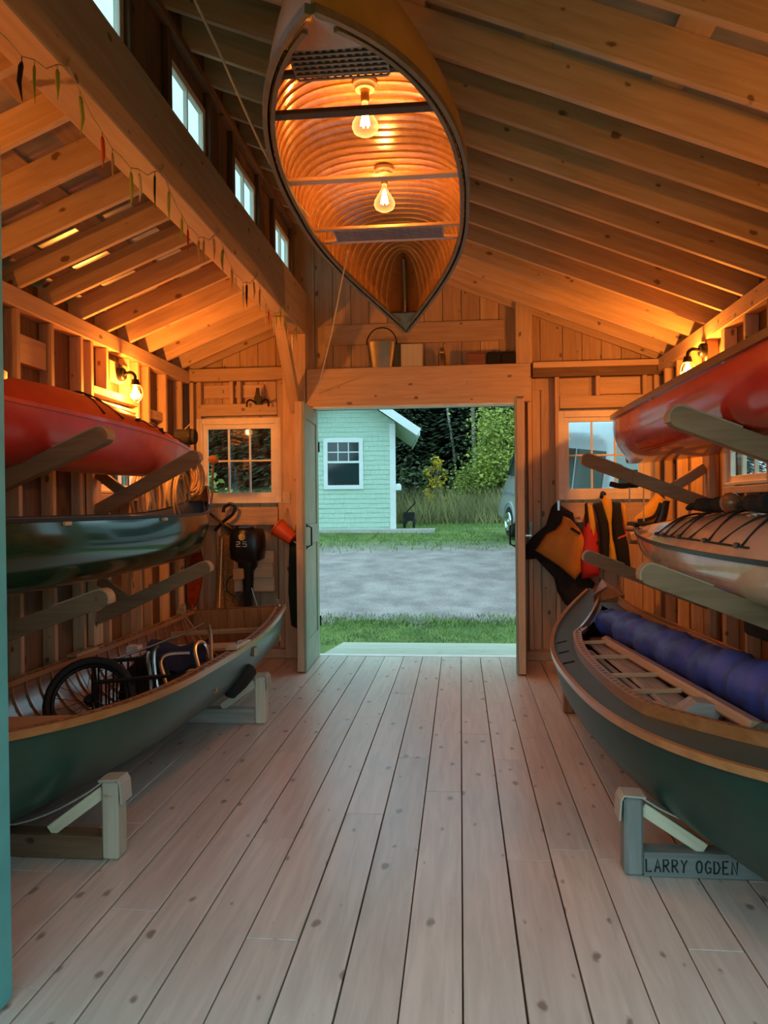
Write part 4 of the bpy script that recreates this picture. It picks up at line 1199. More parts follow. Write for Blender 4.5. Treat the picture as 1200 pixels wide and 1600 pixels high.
bx('body', t, 'mahog', -0.09, 0.09, -0.05, 0.05, 0, 0.11); bx('lid', t, 'mahog', -0.094, 0.094, -0.054, 0.054, 0.111, 0.125)
for x, lb in ((0.335, 'left of the two dark boxes at the right end of the header shelf'), (0.468, 'right of the two dark boxes at the right end of the header shelf')):
    t = thing('tackle_box', lb, 'box', (x, YB - 0.01, ZS))
    bx('body', t, 'matte', -0.062, 0.062, -0.055, 0.055, 0, 0.10); bx('lid', t, 'matte', -0.064, 0.064, -0.058, 0.058, 0.101, 0.118)
    MB().tube(arc((0, 0, 0.118), 0.022, 0, PI, 6), 0.003, 5).build('handle', 'iron', t)

# ================================================================== BACK LEFT CORNER
yb = YB - 0.02
# outboard motor on a bracket board
MX, MZ = -2.06, 1.17
t = thing('outboard_motor', 'small black outboard motor clamped upright on the back wall', 'motor', (MX, 7.30, 0.30))
zz = MZ - 0.30
def rrow(w, d, z, sy=0.0, n=20):
    out = []
    for k in range(n):
        a = 2 * PI * k / n; c, s = math.cos(a), math.sin(a)
        out.append(V((w * (abs(c) ** 0.55) * (1 if c >= 0 else -1), sy + d * (abs(s) ** 0.55) * (1 if s >= 0 else -1), z)))
    return out
rows = [rrow(*q) for q in ((0.10, 0.10, zz - 0.20), (0.155, 0.13, zz - 0.17), (0.165, 0.145, zz - 0.05), (0.16, 0.14, zz + 0.06), (0.14, 0.12, zz + 0.12), (0.11, 0.09, zz + 0.145), (0.02, 0.02, zz + 0.15))]
rows = [r + [r[0]] for r in rows]
MB().grid(rows).build('cowl', 'black', t, smooth=True)
MB().tube(arc((0, -0.08, zz + 0.135), 0.085, 0.2, PI - 0.2, 10, (1, 0, 0), (0, -0.8, 0.25)), 0.012, 8).build('carry_rim', 'steel', t, smooth=2)
MB().lathe([(0.10, 0), (0.095, -0.05), (0.06, -0.09), (0.05, -0.28), (0.04, -0.30)], 16, (0, 0, zz - 0.20)).build('midsection', 'black', t, smooth=2)
MB().rect([(0, 0, zz - 0.48), (0, 0, 0.22), (0, 0.02, 0.12)], 0.07, 0.09, (0, 1, 0)).build('leg', 'black', t)
MB().box(-0.09, 0.09, -0.06, 0.16, 0.11, 0.125).build('cavitation_plate', 'black', t)
MB().lathe([(0.005, -0.14), (0.035, -0.06), (0.042, 0.02), (0.03, 0.10), (0.005, 0.12)], 12, (0, 0, 0.06), (0, 1, 0)).build('gearcase', 'black', t, smooth=True)
mb = MB()
for k in range(3):
    a = 2 * PI * k / 3; e = V((math.cos(a), 0, math.sin(a))); f = V((-math.sin(a), 0.35, math.cos(a)))
    mb.add([V((0, 0.10, 0.06)) + e * 0.03 - f * 0.015, V((0, 0.10, 0.06)) + e * 0.03 + f * 0.015, V((0, 0.10, 0.06)) + e * 0.09 + f * 0.035, V((0, 0.10, 0.06)) + e * 0.09 - f * 0.03], [(0, 1, 2, 3)])
mb.build('propeller', 'alu', t)
MB().tube(smooth_path([(-0.06, -0.06, zz - 0.30), (-0.16, -0.12, zz - 0.36), (-0.17, -0.14, zz - 0.46), (-0.09, -0.14, zz - 0.52), (-0.02, -0.12, zz - 0.48)]), 0.007, 6).build('fuel_line', 'black', t, smooth=2)
MB().box(-0.12, -0.02, -0.10, -0.05, zz - 0.36, zz - 0.26).build('clamp_bracket', 'tan', t)
MB().tube([(0.05, -0.06, zz - 0.45), (0.14, -0.08, zz - 0.72)], 0.008, 6).build('tiller_rod', 'steel', t)
MB().lathe([(0.002, 0), (0.034, 0), (0.034, 0.003), (0.002, 0.004)], 20, (-0.015, -0.143, zz + 0.045), (0, -1, 0.0)).build('round_emblem', 'goldink', t, Matrix.Identity(4))
lettering('engine_number', '2.5', t, 'silverink', (-0.068, -0.1465, zz - 0.045), (1, 0, 0), (0, 0, 1), (0, -1, 0), 0.045, 0.62, 1.05, 0.16)
bx('motor_board', t, 'pine', -0.02, 0.24, 0.03, 0.07, zz - 0.36, zz - 0.22)
bx('motor_board', t, 'pine', -0.16, 0.24, 0.072, 0.17, zz - 0.50, zz - 0.10)
# iron hook tool over it
mb = MB(); hx = -2.26
mb.tube(smooth_path([(-2.54, 7.42, 1.49), (-2.44, 7.40, 1.42), (-2.34, 7.39, 1.34), (-2.26, 7.39, 1.24)]), [0.008] + [0.013] * 17 + [0.010], 7)
mb.tube(smooth_path([(-2.42, 7.41, 1.27), (-2.33, 7.40, 1.36), (-2.24, 7.40, 1.43), (-2.21, 7.40, 1.50), (-2.26, 7.40, 1.535), (-2.32, 7.40, 1.50), (-2.33, 7.40, 1.45)]), 0.017, 8)
mb.tube(smooth_path([(-2.30, 7.38, 1.33), (-2.22, 7.37, 1.27), (-2.16, 7.36, 1.20)]), [0.024] * 12 + [0.02], 8)
tag(mb.build('grapnel_hook', 'iron', smooth=2), 'dark iron grapnel with curled hook hung under the left back window', 'hook')
# burlap net hanging behind the motor
mb = MB(); rows = []
for i in range(11):
    z = 1.22 - 0.072 * i
    rows.append([V((-2.40 + 0.035 * k - 0.004 * i + 0.006 * math.sin(i + k), 7.455 + 0.018 * math.sin(k * 1.4 + i * 0.3), z)) for k in range(9)])
mb.grid(rows); mb.grid([[p + V((0, 0.006, 0)) for p in r] for r in rows], True)
M['burlap'] = paint('brown_burlap', (0.20, 0.12, 0.045), 0.95, bmp=0.9, var=0.4, scale=60, bscale=90)
tag(mb.build('burlap_cloth', 'burlap', smooth=True), 'brown burlap cloth hanging left of the outboard motor', 'cloth')
# orange bailer with cord
ax = V((0.80, -0.05, -0.62)).normalized()
t = thing('bailer_cup', 'orange plastic bailer cup hanging by a cord beside the door', 'bailer', (-1.72, 7.33, 1.28))
MB().lathe([(0.001, 0.0), (0.092, 0.0), (0.096, 0.012), (0.088, 0.015), (0.062, 0.205), (0.001, 0.21)], 20, (-0.06, 0, 0.03), ax).build('cup', 'bailer', t, smooth=2)
mb = MB(); mb.tube(smooth_path([(0.02, 0.10, 0.20), (0.0, 0.05, 0.10), (0.03, 0.02, 0.02), (0.02, 0.06, 0.14), (0.025, 0.10, 0.21)]), 0.005, 6); mb.build('cord', 'rope', t)
MB().lathe([(0.002, 0), (0.008, 0), (0.008, 0.03), (0.002, 0.03)], 8, (0.115, -0.02, -0.115), ax).build('ring', 'alu', t)
# dark green bag hanging by the post
poly = [(-0.06, 0.42), (0.0, 0.47), (0.06, 0.42), (0.085, 0.1), (0.075, -0.35), (0.02, -0.42), (-0.05, -0.38), (-0.075, -0.05)]
mb = MB(); mb.pillow(poly, (0, 0, 0), (1, 0, 0), (0, 0, 1), (0, -1, 0), 0.05, 0.6)
o = mb.build('hanging_bag', 'darkgreen', None, Matrix.Translation((-1.60, 7.36, 0.72)), smooth=True)
tag(o, 'dark green cloth bag hanging between the post and the open left door', 'bag')
MB().tube([(0, 0.0, 0.45), (0, 0.03, 0.60)], 0.006, 6).build('strap', 'blackrope', o)
# boat hook leaning / thin steel rod by the motor, paddle with red blade
mb = MB(); mb.tube([(-2.36, 7.25, 0.03), (-2.36, 7.44, 1.19)], 0.007, 6)
tag(mb.build('steel_rod', 'whiterope'), 'thin pale rod leaning in the back left corner', 'rod')
t = thing('paddle', 'dark red varnished paddle leaning in the back left corner', 'paddle', (-2.55, 6.95, 0.0))
bl = [(-0.03, 0), (0.03, 0), (0.075, 0.12), (0.085, 0.35), (0.06, 0.52), (0.018, 0.60), (-0.018, 0.60), (-0.06, 0.52), (-0.085, 0.35), (-0.075, 0.12)]
dv = V((-0.02, 0.40, 1.2)).normalized()
M['redwood'] = wood('red_varnish', (0.10, 0.018, 0.009), (0.16, 0.030, 0.013), rough=0.25, knots=False, coat=0.5)
MB().prism([(a, 0.55 - b + 0.62) for a, b in bl], (0, 0, 0), (0.95, -0.3, 0.1), dv, (0.3, 0.9, -0.3), 0.014).build('blade', 'redwood', t)
MB().tube([dv * 0.02, dv * 0.6], 0.014, 8).build('shaft', 'redwood', t, smooth=2)
# switch plate, small hook, knob on the back wall
t = thing('outlet_plate', 'cream outlet plate on the post beside the left back window', 'outlet', (-1.70, YB - 0.062, 1.59))
bx('plate', t, 'plate', -0.037, 0.037, -0.008, 0.0, -0.058, 0.058)
for z in (-0.025, 0.025): MB().box(-0.016, 0.016, -0.011, -0.008, z - 0.014, z + 0.014).build('socket', 'plate', t); MB().box(-0.006, -0.003, -0.0115, -0.011, z - 0.006, z + 0.006).build('slot', 'ink', t)
mb = MB()
mb.prism([(-0.035, 0.0), (0.035, 0.0), (0.03, 0.06), (0.008, 0.10), (0.004, 0.165), (-0.02, 0.165), (-0.03, 0.10), (-0.045, 0.06)], (-1.98, 7.47, 2.515), (1, 0, 0), (0, 0, 1), (0, 1, 0), 0.03)
for s in (-1, 1): mb.tube(smooth_path([(-1.98 + s * 0.02, 7.46, 2.53), (-1.98 + s * 0.075, 7.44, 2.56), (-1.98 + s * 0.105, 7.43, 2.54), (-1.98 + s * 0.11, 7.43, 2.49)]), 0.010, 6)
tag(mb.build('iron_bracket', 'iron', smooth=2), 'black iron double hook above the left back window', 'hook')
tag(MB().lathe([(0.002, 0), (0.010, 0), (0.014, 0.01), (0.008, 0.02), (0.001, 0.022)], 10, (-2.37, YB + 0.058, 2.665), (0, -1, 0)).build('brass_knob', 'alu', smooth=True), 'tiny bright knob on the board above the left back window', 'knob')

# ---- rope coils on pegs at the far end of the left wall
def coil(label, c, r, n, droop, mat='rope', rr=0.011, tilt=(0.2, 1.0)):
    rnd = random.Random(label)
    mb = MB(); c = V(c); u = V((tilt[0], tilt[1], 0)).normalized()
    for k in range(n):
        a = r * rnd.uniform(0.8, 1.05); b = droop * rnd.uniform(0.85, 1.1); off = V((rnd.uniform(-0.03, 0.03), rnd.uniform(-0.02, 0.02), 0)) + V((0.016 * k, 0, 0))
        pts = [c + off + u * math.cos(q) * a + V((0, 0, -b + math.sin(q) * b)) for q in [2 * PI * j / 18 for j in range(18)]]
        mb.tube(pts, rr, 6, True)
    p = c + V((0.04, 0, -droop * 0.35))
    mb.tube(arc(p, r * 0.42, 0, 2 * PI, 10, u, (0.8, 0, 0.5))[:-1], rr * 1.1, 6, True)
    mb.tube(smooth_path([p, p + V((0.05, 0.05, -droop * 1.1)), p + V((0.03, 0.0, -droop * 1.9))]), rr, 6)
    return tag(mb.build('rope_coil', mat, smooth=True), label, 'rope', 'rope coils on the left wall')
coil('pale rope coil hanging nearest under the tip of the red kayak', (-2.58, 6.05, 1.80), 0.13, 6, 0.22)
coil('middle rope coil hanging between the red kayak and the green canoe', (-2.45, 6.35, 1.80), 0.11, 6, 0.20, 'rope', 0.012)
coil('dark orange rope coil at the end of the red kayak', (-2.42, 6.55, 1.92), 0.09, 6, 0.16, 'tan', 0.011, (1, 0.5))
coil('pale rope coil lying on top of the wall rail above the red kayak', (-2.60, 6.35, 2.16), 0.12, 5, 0.09, 'whiterope', 0.012)
t = thing('boat_fender', 'short black cylinder fender hanging above the tip of the red kayak', 'fender', (-2.42, 6.62, 2.13))
MB().lathe([(0.002, -0.10), (0.05, -0.098), (0.068, -0.085), (0.07, 0.085), (0.05, 0.098), (0.002, 0.10)], 18, (0, 0, 0), (1, 0.12, 0)).build('body', 'matte', t, smooth=2)
MB().tube([(-0.275, 0.02, 0.0), (0.0, 0, 0)], 0.012, 6).build('peg', 'pine', t)
MB().tube([(0.05, 0, 0.06), (0.04, 0.02, 0.12), (-0.02, 0.01, 0.06)], 0.005, 6).build('lanyard', 'rope', t)
MB().lathe([(0.071, -0.012), (0.075, 0.0), (0.071, 0.012)], 18, (0.045, 0, 0), (1, 0.12, 0)).build('band', 'iron', t)
mb = MB(); mb.tube([(-2.05, 6.25, 1.90), (-2.07, 6.27, 1.60), (-2.10, 6.28, 1.46)], 0.010, 7); mb.lathe([(0.002, -0.035), (0.035, -0.03), (0.038, 0.03), (0.002, 0.035)], 12, (-2.05, 6.25, 1.90), (0, 1, 0))
tag(mb.build('tie_strap', 'mahog', smooth=2), 'brown strap with roller hanging from the far left rack arm to the green canoe', 'strap')

# ================================================================== LOAD IN THE DINGHY
# spoked wheel lying against the hull
WMt = Matrix.Translation((-2.12, 4.20, 0.40)) @ Matrix.Rotation(math.radians(62), 4, 'X') @ Matrix.Rotation(math.radians(12), 4, 'Y')
t = thing('spoked_wheel', 'black spoked wheel lying in the green dinghy', 'wheel', mtx=WMt)
MB().tube(arc((0, 0, 0), 0.235, 0, 2 * PI, 32, (1, 0, 0), (0, 1, 0))[:-1], 0.024, 8, True).build('tyre', 'rubber', t, smooth=True)
MB().tube(arc((0, 0, 0), 0.205, 0, 2 * PI, 32, (1, 0, 0), (0, 1, 0))[:-1], 0.012, 6, True).build('rim', 'iron', t, smooth=True)
MB().lathe([(0.002, -0.045), (0.02, -0.045), (0.03, -0.03), (0.018, -0.02), (0.018, 0.02), (0.03, 0.03), (0.02, 0.045), (0.002, 0.045)], 12).build('hub', 'iron', t, smooth=2)
for k in range(18):
    a = 2 * PI * k / 18; s = 1 if k % 2 else -1
    MB().tube([(0.025 * math.cos(a + 0.6 * s), 0.025 * math.sin(a + 0.6 * s), s * 0.028), (0.2 * math.cos(a), 0.2 * math.sin(a), 0)], 0.0022, 4).build('spoke', 'steel', t)
# black mesh crate
t = thing('mesh_crate', 'black slatted crate standing in the green dinghy beside the wheel', 'crate', mtx=Matrix.Translation((-2.0, 4.46, 0.20)) @ Matrix.Rotation(0.5, 4, 'Z') @ Matrix.Rotation(0.2, 4, 'X'))
w, d, h = 0.20, 0.15, 0.36
for x in (-w, w):
    for y in (-d, d): bx('corner_post', t, 'black', x - 0.012, x + 0.012, y - 0.012, y + 0.012, 0, h)
for z in (0.01, h - 0.012):
    for y in (-d, d): bx('rim_bar', t, 'black', -w + 0.013, w - 0.013, y - 0.01, y + 0.01, z - 0.01, z + 0.012)
    for x in (-w, w): bx('rim_bar', t, 'black', x - 0.01, x + 0.01, -d + 0.013, d - 0.013, z - 0.01, z + 0.012)
for k in range(9):
    x = -w + 2 * w * (k + 0.7) / 9.4
    for y in (-d, d): bx('slat', t, 'black', x - 0.006, x + 0.006, y - 0.004, y + 0.004, 0.023, h - 0.023)
for k in range(6):
    y = -d + 2 * d * (k + 0.7) / 6.4
    for x in (-w, w): bx('slat', t, 'black', x - 0.004, x + 0.004, y - 0.006, y + 0.006, 0.023, h - 0.023)
bx('bottom', t, 'black', -w + 0.013, w - 0.013, -d + 0.013, d - 0.013, 0.0, 0.008)
# folded aluminium chair with navy webbing
t = thing('folding_chair', 'folded aluminium beach chair with navy fabric lying in the green dinghy', 'chair', (-1.80, 4.78, 0.40))
def frame(pts, m='alu', r=0.0125): MB().tube(smooth_path(pts, 5), r, 8).build('frame_tube', m, t, smooth=2)
frame([(-0.02, -0.42, 0.03), (-0.035, -0.40, 0.12), (-0.05, -0.40, 0.21), (-0.045, -0.39, 0.25)])
frame([(0.03, -0.43, 0.0), (0.0, -0.41, 0.12), (-0.01, -0.40, 0.24), (0.01, -0.39, 0.285)])
frame([(0.11, -0.44, -0.03), (0.06, -0.42, 0.10), (0.03, -0.40, 0.19), (0.06, -0.36, 0.225), (0.16, -0.28, 0.22)])
frame([(0.14, -0.44, -0.02), (0.16, -0.42, 0.08), (0.20, -0.40, 0.135), (0.25, -0.36, 0.12), (0.32, -0.30, 0.03)], 'alu')
frame([(0.30, -0.38, -0.02), (0.23, -0.30, 0.12), (0.18, -0.24, 0.24), (0.20, -0.18, 0.27), (0.24, -0.17, 0.22), (0.31, -0.26, 0.05)])
frame([(0.34, -0.34, 0.0), (0.28, -0.22, 0.16), (0.24, -0.12, 0.30), (0.21, -0.06, 0.35)])
frame([(-0.18, -0.25, 0.22), (0.0, -0.10, 0.28), (0.14, 0.05, 0.35)], 'steel', 0.007)
frame([(-0.26, -0.36, 0.20), (-0.10, -0.22, 0.25), (0.0, -0.12, 0.29)], 'steel', 0.007)
rows = []
for i in range(9):
    u = i / 8
    rows.append([V((-0.14 + 0.34 * u + 0.02 * math.sin(5 * u), -0.12 + 0.20 * u - 0.12 * v + 0.02 * math.sin(9 * v + 4 * u), 0.27 - 0.05 * math.sin(3 * u) - 0.12 * v ** 2 + 0.012 * math.sin(12 * u + 5 * v))) for v in [k / 8 for k in range(9)]])
mb = MB().grid(rows); mb.grid([[p - V((0, 0, 0.012)) for p in r] for r in rows], True)
mb.build('fabric_seat', 'navy', t, smooth=True)
mb = MB(); mb.pillow([(-0.26, -0.2), (0.2, -0.24), (0.26, 0.0), (0.16, 0.2), (-0.2, 0.22), (-0.3, 0.0)], (-1.86, 4.72, 0.42), (1, 0, 0), (0, 0.8, 0.5), (0, -0.5, 0.8), 0.09)
tag(mb.build('stuff_sack', 'matte', smooth=True), 'black bundle of gear beside the folded chair in the green dinghy', 'bag')
tag(MB().box(-2.27, -2.19, 5.02, 5.10, 0.515, 0.56).build('cleat_block', 'sill'), 'small white block on the left gunwale of the dinghy', 'block')

# ================================================================== BACK RIGHT CORNER: vests and gear
A, B_, C_ = V((1, 0, 0)), V((0, 0, 1)), V((0, -1, 0))
def pil(name, poly, o, mat, par, th, back=0.5): return MB().pillow(poly, o, A, B_, C_, th, back).build(name, mat, par, smooth=True)
t = thing('life_vest', 'orange and black life vest hung tilted beside the right door', 'life vest', (0.90, 7.40, 1.10))
rel = lambda pts: [(x - 0.90, z - 1.10) for x, z in pts]
pil('black_panel', rel([(.619, 1.108), (.68, 1.188), (.81, 1.30), (.864, 1.475), (.906, 1.518), (.968, 1.475), (1.066, 1.414), (1.10, 1.2), (.95, 1.0), (.70, .98), (.62, .973)]), (0, 0.02, 0), 'matte', t, 0.07)
tag(pil('front_panel', rel([(.962, 1.39), (1.029, 1.36), (1.109, 1.267), (1.176, 1.157), (1.158, 1.065), (1.121, .961), (1.127, .863), (1.066, .784), (.925, .912), (.698, 1.065), (.802, 1.218), (.894, 1.261), (.943, 1.322)]), (0, -0.05, 0.0), 'orange', t, 0.075), 'orange nylon panel')
pil('back_panel', rel([(.70, 1.0), (.885, .80), (.913, .667), (.986, .545), (1.108, .453), (1.2, .606), (1.27, .74), (1.14, .88), (.95, 1.02)]), (0.0, 0.05, 0.0), 'matte', t, 0.06)
MB().prism([(0, 0), (0.02, 0), (0.02, 0.085), (0.012, 0.10), (0, 0.085)], (0.01, -0.055, 0.34), A, B_, C_, 0.006).build('zip_tag', 'alu', t)
MB().prism([(0.0, 0.0), (0.085, -0.055), (0.098, -0.035), (0.013, 0.02)], (0.115, -0.128, 0.165), A, B_, C_, 0.006).build('label_patch', 'ink', t)
t = thing('life_vest', 'red, yellow and black life vest hung under the right back window', 'life vest', (1.33, 7.38, 1.10))
pil('side_panel', [(-0.17, 0.30), (-0.10, 0.32), (-0.05, 0.10), (-0.04, -0.28), (-0.20, -0.31), (-0.225, -0.1), (-0.20, 0.02)], (0.0, -0.01, 0), 'redvest', t, 0.10)
pil('side_panel', [(0.10, 0.30), (0.17, 0.28), (0.19, 0.10), (0.20, -0.14), (0.08, -0.18)], (0.02, 0.0, 0), 'redvest', t, 0.08)
pil('front_panel', [(-0.10, 0.40), (-0.02, 0.42), (0.03, 0.22), (0.045, -0.02), (0.035, -0.20), (-0.03, -0.20), (-0.035, 0.05), (-0.055, 0.25)], (0.0, -0.07, 0), 'matte', t, 0.05)
pil('front_panel', [(0.075, 0.42), (0.15, 0.41), (0.17, 0.2), (0.22, 0.0), (0.24, -0.22), (0.12, -0.16), (0.085, 0.05), (0.07, 0.25)], (0.0, -0.07, 0), 'matte', t, 0.05)
tag(pil('collar', [(-0.03, 0.43), (0.01, 0.48), (0.05, 0.46), (0.085, 0.42), (0.07, 0.22), (0.085, -0.02), (0.14, -0.18), (0.03, -0.20), (0.05, 0.0), (0.03, 0.25)], (0, -0.035, 0), 'yellowvest', t, 0.05), 'yellow nylon strip')
pil('shoulder_strap', [(-0.155, 0.40), (-0.11, 0.38), (-0.08, 0.2), (-0.095, 0.06), (-0.125, 0.04), (-0.14, 0.2)], (0.0, -0.085, 0), 'yellowvest', t, 0.025)
pil('shoulder_strap', [(0.165, 0.40), (0.20, 0.38), (0.21, 0.2), (0.19, 0.15), (0.17, 0.25)], (0.0, -0.06, 0), 'yellowvest', t, 0.025)
pil('shoulder_strap', [(-0.175, 0.40), (-0.15, 0.415), (-0.135, 0.2), (-0.14, 0.02), (-0.175, 0.0)], (0.0, -0.07, 0), 'matte', t, 0.03)
MB().tube(smooth_path([(-0.02, -0.06, 0.46), (0.0, 0.0, 0.50), (0.03, 0.06, 0.49)]), 0.018, 8).build('hanging_loop', 'matte', t, smooth=2)
MB().box(-0.115, -0.06, -0.10, -0.09, 0.02, 0.05).build('buckle', 'matte', t)
MB().prism([(0, 0), (0.075, 0.03), (0.075, 0.048), (0, 0.018)], (0.115, -0.125, 0.07), A, B_, C_, 0.006).build('tag', 'bailer', t)
# latch on the stud by the door
t = thing('door_latch', 'small steel latch on the stud right of the doorway', 'latch', (0.673, YB - 0.001, 1.25))
bx('plate', t, 'steel', -0.016, 0.016, -0.006, 0, -0.085, 0.085); bx('bolt', t, 'alu', -0.05, 0.012, -0.018, -0.007, -0.06, -0.04)
bx('keeper', t, 'steel', -0.012, 0.012, -0.02, -0.0065, 0.0, 0.03)
# yellow boot on the shelf block behind the cream kayak
sh = thing('corner_shelf', 'small wooden shelf on the right wall behind the cream kayak', 'shelf', (1.70, 6.80, 1.30))
bx('shelf_board', sh, 'pine', -0.25, 0.17, -0.16, 0.16, -0.025, 0.0); bx('bracket', sh, 'pine', 0.13, 0.17, -0.02, 0.02, -0.22, -0.027)
t = thing('paddling_boot', 'yellow and black paddling boot standing behind the cream kayak', 'boot', (1.62, 6.76, 1.302))
rows = []
for i, (cx, cy, cz, rx, rz_) in enumerate([(-0.14, 0, 0.03, 0.012, 0.02), (-0.12, 0, 0.045, 0.045, 0.04), (-0.06, 0, 0.065, 0.05, 0.06), (-0.01, 0, 0.10, 0.05, 0.085), (0.03, 0, 0.15, 0.05, 0.07), (0.06, 0, 0.20, 0.052, 0.06), (0.08, 0, 0.25, 0.055, 0.05)]):
    ti = 0.9 * i / 6
    rows.append([V((cx - math.sin(a) * rz_ * math.sin(ti), cy + math.cos(a) * rx, cz + math.sin(a) * rz_ * math.cos(ti))) for a in [2 * PI * k / 14 for k in range(15)]])
MB().grid(rows).build('upper', 'yellowvest', t, smooth=True)
MB().prism([(-0.15, 0), (0.06, 0), (0.07, 0.025), (-0.14, 0.03)], (0, 0, 0), A, B_, C_, 0.11).build('sole', 'black', t)
MB().rect(smooth_path([(-0.12, -0.055, 0.05), (-0.04, -0.06, 0.06), (0.03, -0.058, 0.10), (0.07, -0.06, 0.20)]), 0.006, 0.03).build('trim_strap', 'black', t)
mb = MB(); mb.tube(smooth_path([(0.06, 0.0, 0.0), (0.09, 0, 0.1), (0.11, 0, 0.22)]), [0.05] * 12 + [0.055], 10); mb.build('heel', 'black', t, smooth=True)
t = thing('wood_block', 'tan carved wooden block beside the yellow boot', 'block', (1.52, 6.62, 1.15))
MB().lathe([(0.002, -0.12), (0.05, -0.115), (0.06, 0.0), (0.05, 0.06), (0.002, 0.065)], 12, (0, 0, 0.06), (1, 0.1, 0)).build('body', 'tan', t, smooth=2)
MB().lathe([(0.001, 0), (0.025, 0.0), (0.03, 0.05), (0.001, 0.05)], 10, (-0.06, -0.03, 0.06), (-0.5, -0.8, 0.2)).build('nose', 'tan', t, smooth=2)
# gloves and red roll on the kayak's deck
kM = ck.matrix_basis
def glove(label, tt, s_, rz):
    p = kM @ ckd(tt, s_, 0.04); t = thing('neoprene_glove', label, 'glove', mtx=Matrix.Translation(p) @ Matrix.Rotation(rz, 4, 'Z'), group='black neoprene gloves on the kayak deck')
    MB().pillow([(-0.09, -0.045), (0.05, -0.05), (0.07, 0.0), (0.05, 0.05), (-0.09, 0.04)], (0, 0, 0), (1, 0, 0.1), (0, 1, 0), (-0.1, 0, 1), 0.05).build('palm', 'matte', t, smooth=True)
    for k in range(4):
        y = -0.036 + 0.024 * k; L = (0.075, 0.09, 0.085, 0.065)[k]
        MB().tube(smooth_path([(0.045, y, 0.012), (0.045 + L * 0.6, y * 1.25, 0.008), (0.045 + L, y * 1.35, -0.012)], 4), [0.014] * 8 + [0.008], 8).build('finger', 'matte', t, smooth=True)
    MB().tube(smooth_path([(-0.03, -0.04, 0.01), (0.01, -0.075, 0.008), (0.045, -0.085, -0.005)], 4), [0.015] * 8 + [0.008], 8).build('thumb', 'matte', t, smooth=True)
    MB().tube([(-0.08, 0, 0.012), (-0.17, 0, 0.018)], [0.042, 0.048], 10).build('cuff', 'matte', t, smooth=2)
glove('black neoprene glove on the cream kayak nearer its bow', 0.20, 0.15, 1.9)
glove('black neoprene glove on the cream kayak at the picture edge', -0.10, 0.15, 1.6)
p = kM @ ckd(0.06, 0.1, 0.05)
mb = MB(); mb.lathe([(0.002, -0.09), (0.045, -0.085), (0.055, 0.0), (0.05, 0.085), (0.002, 0.09)], 14, p, (0.25, 0.95, 0)); 
tag(mb.build('red_roll', 'mahog', smooth=True), 'dull red cloth roll between the two gloves on the kayak', 'roll')
t = thing('strap_bundle', 'black strap bundle with two pale cords under the bow of the red canoe', 'strap', (0, 0, 0))
mb = MB(); mb.tube(smooth_path([(1.22, 6.42, 1.66), (1.30, 6.38, 1.64), (1.40, 6.36, 1.65), (1.48, 6.36, 1.66)]), 0.022, 8)
mb.build('strap', 'matte', t, smooth=True)
for x, L, lb in ((1.36, 0.16, 'short pale cord hanging under the red canoe'), (1.47, 0.30, 'long pale cord hanging under the red canoe')):
    MB().tube([(x, 6.36, 1.655), (x, 6.36, 1.655 - L)], 0.006, 6).build('cord', 'whiterope', t)

# ================================================================== LOAD IN THE DECKED CANOE
# blue sail bag
bp = [(1.00, 5.72, 0.66), (1.09, 5.45, 0.66), (1.17, 5.05, 0.64), (1.27, 4.5, 0.62), (1.36, 4.0, 0.62), (1.42, 3.6, 0.62), (1.46, 3.2, 0.62), (1.48, 2.8, 0.62), (1.49, 2.45, 0.62)]
path = smooth_path(bp, 16); rad = []
for i in range(len(path)):
    u = i / (len(path) - 1); rad.append((0.085 + 0.05 * min(1, u * 1.6)) * (0.35 + 0.65 * min(1, u * 14)) * (1 + 0.05 * math.sin(i * 0.9) + 0.035 * math.sin(i * 2.3)))
mb = MB(); mb.tube(path, rad, 18)
rnd = random.Random(5)
mb.v = [(x + rnd.uniform(-.006, .006) + 0.010 * math.sin(17 * y + 9 * z + 4 * x), y + 0.01 * math.sin(23 * z + 11 * x), z + rnd.uniform(-.007, .007) + 0.012 * math.sin(21 * y + 13 * x)) for x, y, z in mb.v]
o = mb.build('sail_bag', 'bluebag', smooth=True)
tag(o, 'long blue cloth sail bag lying in the decked canoe', 'sail bag')
# varnished spar
t = thing('spar_plank', 'varnished wooden spar lying beside the blue sail bag', 'spar', (0, 0, 0))
plank('spar', t, 'spruce', (0.985, 5.30, 0.57), (1.17, 3.15, 0.605), 0.10, 0.045, (0.3, 0, 1), 0.01)
MB().lathe([(0.001, 0), (0.03, 0), (0.03, 0.05), (0.001, 0.05)], 10, (0.982, 5.35, 0.57), (0.086, -0.99, 0)).build('spar_end', 'spruce', t)
# slatted backrest
t = thing('slatted_rack', 'grey wooden board with thin cross sticks lying in the decked canoe', 'rack', (0, 0, 0))
plank('board', t, 'greywood', (0.93, 5.30, 0.545), (1.00, 3.62, 0.56), 0.17, 0.02, (0.2, 0, 1))
plank('side_rail', t, 'greywood', (0.82, 5.05, 0.54), (0.89, 3.75, 0.55), 0.03, 0.035)
for (y, xa, xb) in ((5.16, 0.80, 1.0), (4.66, 0.76, 1.02), (4.17, 0.77, 1.04), (3.82, 0.80, 1.06), (3.50, 0.85, 1.04)):
    plank('stick', t, 'spruce', (xa, y, 0.585), (xb, y + 0.03, 0.588), 0.028, 0.02)
t = thing('rudder_head', 'dark wooden rudder head lying in the decked canoe', 'rudder', (0, 0, 0))
MB().prism([(-0.10, 0), (0.08, 0), (0.12, 0.06), (0.10, 0.10), (0.02, 0.11), (-0.06, 0.06)], (1.0, 3.50, 0.52), (1, 0.1, 0), (0, 0.1, 1), (0, 1, 0), 0.12).build('blade', 'greywood', t)
